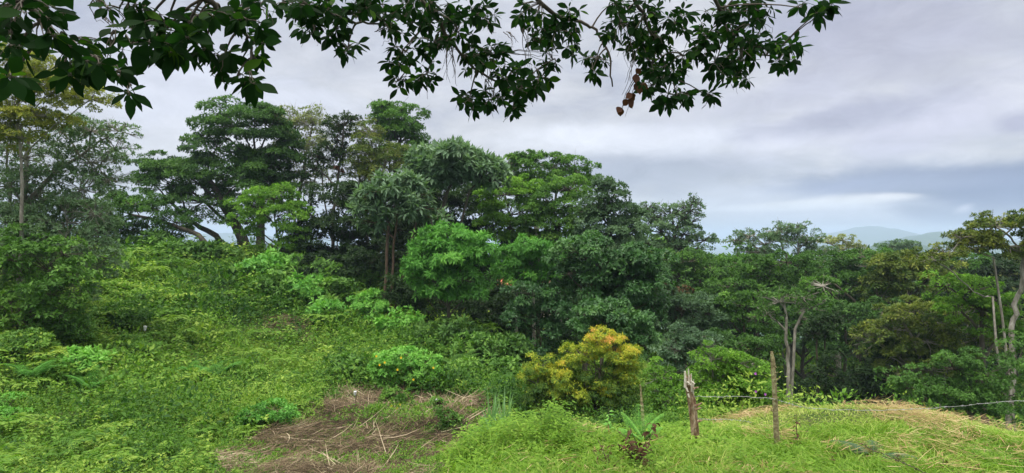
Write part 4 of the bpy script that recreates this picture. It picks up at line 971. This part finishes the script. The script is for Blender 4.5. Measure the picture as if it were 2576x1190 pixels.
fb = pt(2200, 1150, 7.2); fb = np.array([fb[0], fb[1], h1(fb[0], fb[1]) + .03])
fern('fern', 'limp grey-green fern lying in the grass beside the dark foreground wire', fb,
     [(fb + [-.35, .35, .10], .12), (fb + [.35, -.35, .10], .14), (fb + [.15, .3, .12], .12)], 'greymid', .3)
# ------------------------------------------------------------------ fence
M['oldwood'] = noise_mat('old_wood', [(.28, (.045, .026, .016)), (.45, (.20, .115, .065)), (.60, (.38, .28, .19)), (.75, (.60, .55, .46))], 16, stretch=(1.6, 1.6, .35), bump=.8)
M['lichenwood'] = noise_mat('lichen_wood', [(.3, (.09, .06, .035)), (.5, (.24, .20, .10)), (.62, (.33, .33, .17)), (.78, (.55, .54, .42))], 22, bump=.8)
M['endwood'] = noise_mat('weathered_wood', [(.3, (.40, .34, .26)), (.7, (.66, .62, .54))], 20, bump=.5)
M['wire'] = noise_mat('galvanised_wire', [(.3, (.25, .25, .24)), (.7, (.50, .51, .52))], 40, rough=.5)
M['rustwire'] = noise_mat('rusty_wire', [(.3, (.03, .02, .018)), (.7, (.09, .06, .05))], 40)
M['plastic'] = noise_mat('white_plastic', [(.3, (.62, .64, .62)), (.7, (.78, .80, .78))], 30, rough=.5, bump=.05)
def rough_pole(mb, pts, rad, n=12, jag=.12, notch=0.0):
    """a knotty wooden pole: irregular section along a wandering axis"""
    k = (len(pts) - 1) * 8 + 1; t = np.linspace(0, len(pts) - 1, k); pts = np.asarray(pts)
    P = np.stack([np.interp(t, range(len(pts)), pts[:, i]) for i in range(3)], 1); rr = np.interp(t, range(len(pts)), rad)
    a = np.linspace(0, 2 * np.pi, n, endpoint=False); V = []
    for i in range(k):
        q = 1 + jag * (fbm(np.cos(a) * 1.6 + 5, np.sin(a) * 1.6 + i * .35, 71) - .5) * 2 + jag * .5 * (rng.random(n) - .5)
        if notch and i % 2: q *= 1 - notch
        x = rr[i] * q; V.append(P[i] + np.stack([np.cos(a) * x, np.sin(a) * x, rng.normal(0, rr[i] * .06, n)], 1))
    V = np.array(V); V[-1, :, 2] += rng.uniform(-.6, .9, n) * rr[-1]
    c = V[-1].mean(0) - [0, 0, rr[-1] * .4]; fc = []
    for i in range(k - 1):
        for j in range(n): fc.append([i * n + j, i * n + (j + 1) % n, (i + 1) * n + (j + 1) % n, (i + 1) * n + j])
    V = np.concatenate([V.reshape(-1, 3), c[None]])
    for j in range(0, n, 2): fc.append([(k - 1) * n + j, (k - 1) * n + (j + 1) % n, (k - 1) * n + (j + 2) % n, k * n])
    mb.add(V[None], fc, .5)
fx = pt(1950, 1132, 7.9)
fence = empty('wire_fence', (fx[0], fx[1], h1(fx[0], fx[1])), 'barbed wire fence on two rough wooden posts across the near knoll', 'fence')
fo = np.array(fence.location)
# split old post
pA = [pt(1749, 1125, 8.2), pt(1747, 1070, 8.2), pt(1740, 1010, 8.2), pt(1733, 970, 8.2), pt(1729, 948, 8.2)]
mb = MB(); rough_pole(mb, pA, [.050, .062, .060, .056, .050], jag=.22)
pole = mb.build('post', M['oldwood'], fence, fo); tag(pole, 'split, weathered brown post with a broken pale top')
mb = MB()
for (a, b, r1, r2) in (((1724, 975), (1723, 934), .022, .014), ((1733, 968), (1732, 928), .016, .010), ((1741, 985), (1739, 940), .018, .007), ((1744, 990), (1745, 955), .014, .005)):
    p0, p1 = pt(*a, 8.12), pt(*b, 8.12); tube(mb, [p0, (p0 + p1) / 2 + rdir(1)[0] * .006, p1], [r1, (r1 + r2) / 2, r2], 5)
for (a, b) in (((1728, 960), (1737, 968)), ((1726, 975), (1731, 986)), ((1737, 958), (1748, 966)), ((1731, 990), (1734, 1000))):
    p0, p1 = pt(*a, 8.07), pt(*b, 8.05); tube(mb, [p0, p1], [.016, .010], 6)
mb.build('broken_top', M['endwood'], pole, fo)
for (a, b) in (((1750, 1022), (1766, 1013)), ((1750, 1030), (1764, 1026)), ((1745, 978), (1757, 974)), ((1756, 1060), (1766, 1058))):
    mb = MB(); p0, p1 = pt(*a, 8.1), pt(*b, 8.05); tube(mb, [p0, p1], [.022, .008], 6); mb.build('stub', M['oldwood'], pole, fo)
# lichen post
pB = [pt(1957, 1138, 7.9), pt(1953, 1090, 7.9), pt(1950, 1020, 7.9), pt(1947, 950, 7.9), pt(1944, 905, 7.9), pt(1941, 884, 7.9)]
mb = MB(); rough_pole(mb, pB, [.042, .040, .034, .034, .030, .018], n=10, jag=.20)
pole2 = mb.build('post', M['lichenwood'], fence, fo); tag(pole2, 'slim upright lichen-covered post, tallest of the fence')
mb = MB()
for (a, b, r) in (((1950, 960), (1963, 949), .012), ((1952, 985), (1960, 985), .010), ((1950, 940), (1958, 936), .008), ((1953, 1000), (1960, 1000), .010), ((1948, 920), (1955, 925), .008), ((1955, 1050), (1962, 1047), .010), ((1944, 1035), (1938, 1031), .010)):
    mb = MB(); p0, p1 = pt(*a, 7.88), pt(*b, 7.85); tube(mb, [p0, p1], [r, r * .45], 5); mb.build('stub', M['lichenwood'], pole2, fo)
def wire(name, knots, mat, barbs, r=.0032, parent=None, org=None, wob=.004):
    mb = MB(); kn = np.array([pt(u, v, y) for u, v, y in knots]); t = np.linspace(0, len(kn) - 1, (len(kn) - 1) * 10 + 1)
    # smooth through the knots
    P = []
    for q in t:
        i = min(int(q), len(kn) - 2); f = q - i; p0 = kn[max(i - 1, 0)]; p1 = kn[i]; p2 = kn[i + 1]; p3 = kn[min(i + 2, len(kn) - 1)]
        P.append(.5 * ((2 * p1) + (-p0 + p2) * f + (2 * p0 - 5 * p1 + 4 * p2 - p3) * f * f + (-p0 + 3 * p1 - 3 * p2 + p3) * f ** 3))
    P = np.array(P); P[1:-1] += rng.normal(0, wob, (len(P) - 2, 3))
    tube(mb, P, r, 5, cap=False)
    L = np.cumsum(np.r_[0, np.linalg.norm(np.diff(P, axis=0), axis=1)])
    for s in np.arange(.08, L[-1], barbs):
        c = np.array([np.interp(s, L, P[:, i]) for i in range(3)])
        for q in range(3):
            d = rdir(1)[0] * .016; tube(mb, [c - d, c + d], r * .7, 4, cap=False)
    return mb.build(name, M[mat], parent, org if org is not None else (0, 0, 0), True)
wire('wire', [(1745,997,8.15),(1800,998,8.1),(1860,998,8.0),(1920,1001,7.9),(1950,1004,7.85)], 'wire', .14, .0030, fence, fo)
wire('wire', [(1950,1004,7.85),(1975,1012,8.1),(2020,1024,8.6),(2080,1030,9.0),(2200,1032,9.2),(2300,1029,8.6),(2400,1023,7.9),(2500,1013,7.2),(2600,1008,6.8),(2720,1000,6.5)], 'wire', .16, .0034, fence, fo)
wire('wire', [(1750,1053,8.15),(1790,1055,8.2),(1840,1056,8.5),(1890,1062,8.9)], 'wire', .14, .0028, fence, fo)
# loose dark wire
wb = pt(2300, 1200, 5.9)
o = wire('barbed_wire', [(2125,1108,8.0),(2160,1114,7.6),(2190,1130,7.2),(2240,1150,6.7),(2290,1172,6.2),(2330,1192,5.9),(2400,1240,5.4)], 'rustwire', .15, .0042)
tag(o, 'loose dark rusty barbed wire slanting through the grass at the bottom right', 'wire')
# notched stake
pC = [pt(1622, 1112, 8.6), pt(1618, 1070, 8.6), pt(1615, 1020, 8.6), pt(1611, 968, 8.6)]
mb = MB(); rough_pole(mb, pC, [.026, .028, .026, .010], n=8, jag=.25, notch=.22)
o = mb.build('stake', M['lichenwood'], None, pC[0]); o.location = tuple(pC[0]); tag(o, 'thin pale notched stake standing beside the bracken fern', 'stake')

# ------------------------------------------------------------------ white marker stakes on the slope
def marker(u, v, Y, hpx, wpx, lab):
    Y = yg(u, v + 42) ; c = pt(u, v, Y); g = h1(c[0], c[1]); base = np.array([c[0], c[1], g])
    root = empty('marker_stake', tuple(base), lab, 'marker', 'white markers on the slope')
    mb = MB(); tube(mb, [base, [c[0] + .01, c[1], c[2]]], .010, 5); mb.build('stick', M['palebark'], root, base)
    mb = MB(); hh = hpx * Y / F; ww = wpx * Y / F / 2
    tube(mb, [c - [0, .01, hh * .5], c - [0, .01, hh * .1], c + [0.01, -.01, hh * .35], c + [0.01, -.01, hh * .5]], [ww * .55, ww * .8, ww, ww * .95], 8)
    mb.build('plastic_cup', M['plastic'], root, base)
marker(365, 826, 19.0, 12, 8, 'white plastic marker on a thin stick high on the left slope')
marker(203, 893, 15.0, 11, 9, 'white plastic marker among the bushes low on the left slope')
marker(893, 989, 15.6, 10, 8, 'white plastic marker at the top left rim of the brown clearing')
marker(1098, 1008, 14.0, 9, 8, 'white plastic marker at the right of the brown clearing, by the straggling weeds')
marker(1445, 905, 14.2, 7, 5, 'tiny pale marker in front of the leathery trees, left of the yellow and orange shrub') if False else None

# ------------------------------------------------------------------ house glimpsed through the wood
M['tile'] = noise_mat('roof_tile', [(.3, (.38, .10, .05)), (.7, (.62, .22, .12))], 3)
M['greyroof'] = noise_mat('grey_roof', [(.3, (.22, .25, .30)), (.7, (.36, .40, .46))], 2)
M['plaster'] = noise_mat('plaster', [(.3, (.58, .50, .38)), (.7, (.72, .66, .54))], 2)
M['glassdark'] = noise_mat('dark_window', [(.3, (.02, .025, .03)), (.7, (.04, .05, .06))], 2, rough=.15, bump=0)
def house(label, u, Y, w_, d_, h_, v_eave, roof, rot=.2):
    c = pt(u, v_eave, Y); z0 = min(h1(c[0] + a, c[1] + b) for a in (-w_ / 2, w_ / 2) for b in (-d_ / 2, d_ / 2)) - .3
    h_ = c[2] - z0; base = np.array([c[0], c[1], z0])
    root = empty('house', tuple(base), label, 'house'); root.rotation_euler = (0, 0, rot)
    def box(mb, a, b):
        a, b = np.array(a), np.array(b); V = np.array([[x, y, z] for z in (a[2], b[2]) for x, y in ((a[0], a[1]), (b[0], a[1]), (b[0], b[1]), (a[0], b[1]))])
        mb.add(V[None], [[3, 2, 1, 0], [4, 5, 6, 7], [0, 1, 5, 4], [1, 2, 6, 5], [2, 3, 7, 6], [3, 0, 4, 7]], .5)
    mb = MB(); box(mb, (-w_ / 2, -d_ / 2, 0), (w_ / 2, d_ / 2, h_)); wl = mb.build('wall', M['plaster'], root)
    mb = MB(); e = .5; g = d_ * .28
    V = np.array([[-w_/2-e, -d_/2-e, h_-.05], [w_/2+e, -d_/2-e, h_-.05], [w_/2+e, 0, h_+g], [-w_/2-e, 0, h_+g], [w_/2+e, d_/2+e, h_-.05], [-w_/2-e, d_/2+e, h_-.05]])
    V = np.concatenate([V, V - [0, 0, .14]])
    mb.add(V[None], [[0,1,2,3],[3,2,4,5],[9,8,7,6],[11,10,8,9],[0,6,7,1],[1,7,8,2],[2,8,10,4],[4,10,11,5],[5,11,9,3],[3,9,6,0]], .5)
    mb.build('roof', M[roof], root)
    for x in np.linspace(-w_ / 2 + 1.2, w_ / 2 - 1.2, 3):
        mb = MB(); box(mb, (x - .5, -d_ / 2 - .04, h_ - 1.7), (x + .5, -d_ / 2 + .05, h_ - .6)); mb.build('window', M['glassdark'], root)
house('pale house with a grey roof glimpsed through the dark wood, between the leathery trees', 1500, 62, 9, 6, 3, 738, 'greyroof')
house('house with a reddish tiled roof glimpsed behind the right bright drooping tree', 1347, 66, 7, 6, 3, 708, 'tile', -.15)

# ------------------------------------------------------------------ overhanging tree above the camera
def overhang():
    tb = np.array([2.6, -2.4, h1(2.6, -2.4) - .1])
    root = empty('overhanging_tree', tuple(tb), 'near tree whose dark large-leaved branches hang across the top of the photo', 'tree')
    mb = MB(); top = np.array([2.2, -1.6, 3.4]); tr = bez(tb, np.array([2.9, -2.2, 1.2]), top, 10)
    tube(mb, tr, np.linspace(.20, .11, 10), 12); mb.build('trunk', M['mossbark'], root, tb, True)
    # blobs: u, v, ru, rv, Y, sprigs, leaf length px, limb id
    BL = [(30,60,60,50,2.5,9,62,0),(90,30,80,50,2.6,11,60,0),(130,110,60,30,2.6,6,58,0),(40,130,40,40,2.5,5,58,0),(30,200,30,30,2.4,3,70,0),(170,150,50,36,2.6,6,60,0),
          (220,110,50,30,2.7,4,56,0),(230,165,50,34,2.7,6,58,0),(285,190,40,34,2.7,5,58,0),(330,235,22,18,2.7,2,60,0),(160,185,30,16,2.6,2,56,0),
          (360,20,60,20,2.8,3,55,1),(420,60,60,36,2.8,7,66,1),(390,110,60,40,2.8,8,70,1),(450,120,50,36,2.8,6,66,1),(330,110,30,40,2.8,4,62,1),(520,100,40,40,2.9,5,62,1),(500,40,60,30,2.9,6,56,1),
          (560,150,44,40,2.9,6,60,1),(590,205,30,30,2.9,3,58,1),(630,180,26,40,2.9,3,58,1),(560,40,50,30,3.0,7,52,1),(620,70,50,34,3.0,7,54,1),(650,20,50,26,3.1,7,50,1),(640,125,30,26,3.0,3,54,1),(300,20,40,20,2.8,2,50,1),(740,15,50,16,3.3,6,46,2),
          (760,30,50,26,3.6,8,44,2),(830,30,50,30,3.7,10,42,2),(900,20,50,28,3.8,10,42,2),(790,70,36,20,3.7,5,40,2),(850,80,40,24,3.8,6,40,2),(875,120,34,22,3.9,5,38,2),(960,30,44,30,4.0,8,40,2),(990,70,30,34,4.1,5,38,2),
          (1040,20,60,26,4.2,10,38,3),(1110,30,50,30,4.3,10,38,3),(1060,70,40,26,4.2,6,38,3),(1020,130,36,26,4.2,5,38,3),(990,160,26,18,4.2,3,38,3),(1000,205,26,22,4.2,4,38,3),(1075,185,34,34,4.2,6,38,3),(1090,110,50,40,4.3,9,37,3),
          (1150,80,44,50,4.4,10,37,3),(1200,40,50,30,4.4,10,37,3),(1180,150,50,36,4.4,10,37,3),(1230,140,40,40,4.4,8,36,3),(1280,195,50,34,4.4,11,37,3),(1180,255,30,26,4.4,6,36,3),(1240,250,46,26,4.4,9,36,3),(1310,225,46,34,4.4,11,36,3),(1360,200,36,36,4.5,8,36,3),(1390,150,26,34,4.5,5,36,3),(1290,275,30,14,4.4,5,36,3),
          (1350,40,50,40,4.5,12,36,4),(1400,80,40,34,4.5,9,36,4),(1440,60,30,44,4.6,7,36,4),(1360,110,30,22,4.5,5,34,4),(1440,120,30,24,4.6,4,34,4),(1500,150,34,20,4.7,5,34,4),(1490,175,20,24,4.7,3,34,4),(1540,10,30,16,4.7,3,36,4),
          (1560,60,44,50,4.7,11,35,5),(1620,40,50,40,4.8,12,35,5),(1600,110,44,34,4.8,9,34,5),(1650,110,40,30,4.8,8,34,5),(1700,60,40,40,4.9,9,35,5),(1640,160,36,26,4.8,7,34,5),(1680,190,46,26,4.8,10,34,5),(1640,215,28,22,4.8,5,34,5),(1720,140,46,34,4.9,11,34,5),(1700,240,44,24,4.8,9,34,5),(1675,268,24,14,4.8,4,34,5),(1780,245,24,14,4.8,3,36,5),
          (1770,100,46,44,4.9,11,35,6),(1800,160,46,34,4.9,11,35,6),(1830,90,44,36,5.0,9,36,6),(1860,150,40,34,5.0,9,35,6),(1900,110,40,30,5.0,8,36,6),(1850,195,36,20,5.0,5,34,6),(1930,120,30,22,5.0,4,38,6),(1990,130,26,34,5.0,5,42,6),(1970,165,24,16,5.0,3,38,6),(1820,30,50,26,5.0,9,36,6),(1900,20,50,22,5.0,8,38,6),(1920,60,40,20,5.0,4,40,6),
          (2080,15,30,14,4.4,4,46,6),(2020,20,24,14,4.4,2,46,6),(2060,40,20,10,4.4,2,42,6),
          # above the frame, where the crown goes on
          (100,-60,140,40,2.5,10,60,0),(450,-60,160,40,2.8,12,58,1),(850,-50,160,36,3.6,18,44,2),(1150,-50,140,36,4.2,18,38,3),(1400,-50,120,36,4.5,14,36,4),(1650,-50,120,36,4.8,14,36,5),(1900,-50,140,36,5.0,14,36,6)]
    LIMB = {0: [(-250,-420,2.0),(-60,-140,2.3),(60,10,2.5),(150,100,2.6),(250,150,2.7),(330,215,2.7)],
            1: [(200,-420,2.2),(380,-150,2.6),(520,0,2.8),(580,50,2.9),(620,90,2.95),(645,150,3.0)],
            2: [(500,-300,2.8),(660,-90,3.2),(760,10,3.5),(860,50,3.8),(960,60,4.0)],
            3: [(800,-260,3.3),(980,-80,3.9),(1080,20,4.2),(1130,100,4.3),(1200,180,4.4),(1300,230,4.4)],
            4: [(1100,-240,3.8),(1280,-70,4.3),(1400,45,4.5),(1452,52,4.6),(1500,72,4.7),(1532,130,4.7),(1541,218,4.7)],
            5: [(1400,-240,4.0),(1560,-70,4.5),(1620,40,4.7),(1650,110,4.8),(1690,200,4.8)],
            6: [(1650,-240,4.0),(1780,-70,4.6),(1820,60,4.9),(1860,120,5.0),(1960,150,5.0)]}
    limbs = {}
    for k, kn in LIMB.items():
        P = np.array([tr[-1] if k > 3 else tr[-2]] + [pt(*q) for q in kn]); t = np.linspace(0, len(P) - 1, (len(P) - 1) * 6 + 1)
        Q = np.stack([np.interp(t, range(len(P)), P[:, i]) for i in range(3)], 1)
        for _ in range(3): Q[1:-1] = (Q[:-2] + Q[1:-1] * 2 + Q[2:]) / 4
        Q[1:-1] += rng.normal(0, .006, (len(Q) - 2, 3)); rr = np.interp(t, [0, 1, len(P) - 1], [.075, .022, .006]); limbs[k] = (Q, rr)
        mb = MB(); tube(mb, Q, rr, 7); mb.build('branch', M['bark'], root, tb, True)
    tw, lf = MB(), MB()
    prof = [.05, .5, .82, 1, 1.0, .82, .42, .03]
    for (u, v, ru, rv, Y, ns, Lp, k) in BL:
        ns = int(ns * (1.0 if k < 2 else 1.5) + rng.random()); Lp = Lp * (.86 if k < 2 else .80)
        Q, rr = limbs[k]
        cb = pt(u, v, Y)
        j0 = int(np.argmin(np.linalg.norm(Q - cb - [0, 0, .1], axis=1))); 
        if np.linalg.norm(Q[j0] - cb) > .12:
            tube(tw, bez(Q[j0], (Q[j0] + cb) / 2 + [0, 0, .06], cb, 5), np.linspace(min(rr[j0], .008), .004, 5), 5, cap=False)
        for s in range(ns):
            a = rng.uniform(0, 2 * np.pi); q = rng.random() ** .6
            y = Y + rng.uniform(-.35, .35); c = pt(u + ru * q * math.cos(a), v + rv * q * math.sin(a) - 4, y)
            src = cb if np.linalg.norm(Q[j0] - cb) > .12 else Q[j0]
            mid = (src + c) / 2 + np.array([rng.normal(0, .02), rng.normal(0, .02), .03])
            tube(tw, bez(src, mid, c, 5), np.linspace(.0042, .0022, 5), 4, cap=False)
            ax = nrm(c - src + np.array([0, 0, -.03])); nl = rng.integers(4, 8); az = rng.uniform(0, 6.28) + np.arange(nl) * 2.4
            e1 = nrm(np.cross(ax, [.1, .2, 1.])); e2 = np.cross(ax, e1)
            D = nrm(e1 * np.cos(az)[:, None] + e2 * np.sin(az)[:, None] + ax * rng.uniform(.1, .9, (nl, 1)) + np.array([0, 0, -.45]))
            L = Lp * Y / F * rng.uniform(.5, 1.2, nl)
            P = c - ax * rng.uniform(0, .04, (nl, 1)) + D * .012
            Nn = nrm(np.array([0, -.7, .55]) + rdir(nl) * .75)
            tt = np.clip(rng.normal(.33, .16, nl), .02, .8); tt[rng.random(nl) < .035] = .98
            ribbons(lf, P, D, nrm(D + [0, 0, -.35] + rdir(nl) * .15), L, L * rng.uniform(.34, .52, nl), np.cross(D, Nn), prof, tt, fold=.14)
            for i in range(nl): tube(tw, [c - ax * .01, P[i]], .0014, 3, cap=False)
        if rng.random() < .5 and v > 0:      # bare hanging twiglets
            for q in range(2):
                c = pt(u + rng.uniform(-1, 1) * ru, v + rv * rng.uniform(.6, 1.4), Y)
                p = bez(cb, (cb + c) / 2 + rdir(1)[0] * .06, c + [0, 0, -.05], 7); p[1:] += rng.normal(0, .006, (6, 3)); tube(tw, p, np.linspace(.003, .0011, 7), 4, cap=False)
    # fine mossy twigs hanging between the leaves
    for (u0, v0, u1, v1, Y) in ((250,0,290,75,2.8),(290,75,275,200,2.8),(330,0,350,80,2.8),(240,0,270,60,2.8),(1240,150,1225,260,4.4),(1225,200,1250,300,4.4),(1130,120,1140,240,4.3),(1600,120,1580,250,4.7),(1600,190,1560,300,4.7),(1570,60,1590,190,4.7),(1150,60,1120,200,4.3),
                           (1320,70,1325,190,4.5),(1270,80,1290,130,4.5),(1260,130,1400,165,4.5),(1415,40,1330,110,4.5),(950,80,1060,20,4.1),(1880,60,1790,140,4.9)):
        for q in range(4):
            a = pt(u0 + rng.uniform(-8, 8), v0, Y); b = pt(u1 + rng.uniform(-14, 14), v1 * rng.uniform(.8, 1.02), Y + rng.uniform(-.1, .1))
            p = bez(a, (a + b) / 2 + rdir(1)[0] * .05, b, 9); p[1:] += rng.normal(0, .005, (8, 3)); tube(tw, p, np.linspace(.0036, .0012, 9), 4, cap=False)
    tw.build('twigs', M['bark'], root, tb, True)
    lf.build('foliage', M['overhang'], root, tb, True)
    br = MB(); 
    for (u, v, n) in ((1600,185,4),(1608,210,4),(1590,235,4),(1580,250,3),(1562,270,2)):
        c = pt(u, v, 4.6); d = nrm(rdir(n) + [0, 0, -.8]); ribbons(br, np.repeat(c[None], n, 0), d, nrm(d + [0, 0, -.3]), rng.uniform(.06, .10, n), .055, np.cross(d, [0, -1., .2]), prof, rng.normal(.25, .1, n), fold=.2)
    br.build('withered_leaves', M['brownleaf'], root, tb, True)
overhang()

# ------------------------------------------------------------------ the air
def haze():
    mb = MB(); a, b = (-9900., -9900., -200.), (9900., 9900., 85.)
    V = np.array([[x, y, z] for z in (a[2], b[2]) for x, y in ((a[0], a[1]), (b[0], a[1]), (b[0], b[1]), (a[0], b[1]))])
    mb.add(V[None], [[3, 2, 1, 0], [4, 5, 6, 7], [0, 1, 5, 4], [1, 2, 6, 5], [2, 3, 7, 6], [3, 0, 4, 7]], .5)
    m = new_mat('haze_air'); v = mnode(m, 'ShaderNodeVolumePrincipled'); v.inputs['Density'].default_value = .00036
    v.inputs['Color'].default_value = (.60, .74, .98, 1); v.inputs['Anisotropy'].default_value = 0
    o = mnode(m, 'ShaderNodeOutputMaterial'); m.node_tree.links.new(v.outputs[0], o.inputs['Volume'])
    ob = mb.build('haze', m); tag(ob, 'pale blue mist in the air over the far hills', None, None, 'stuff')
haze()
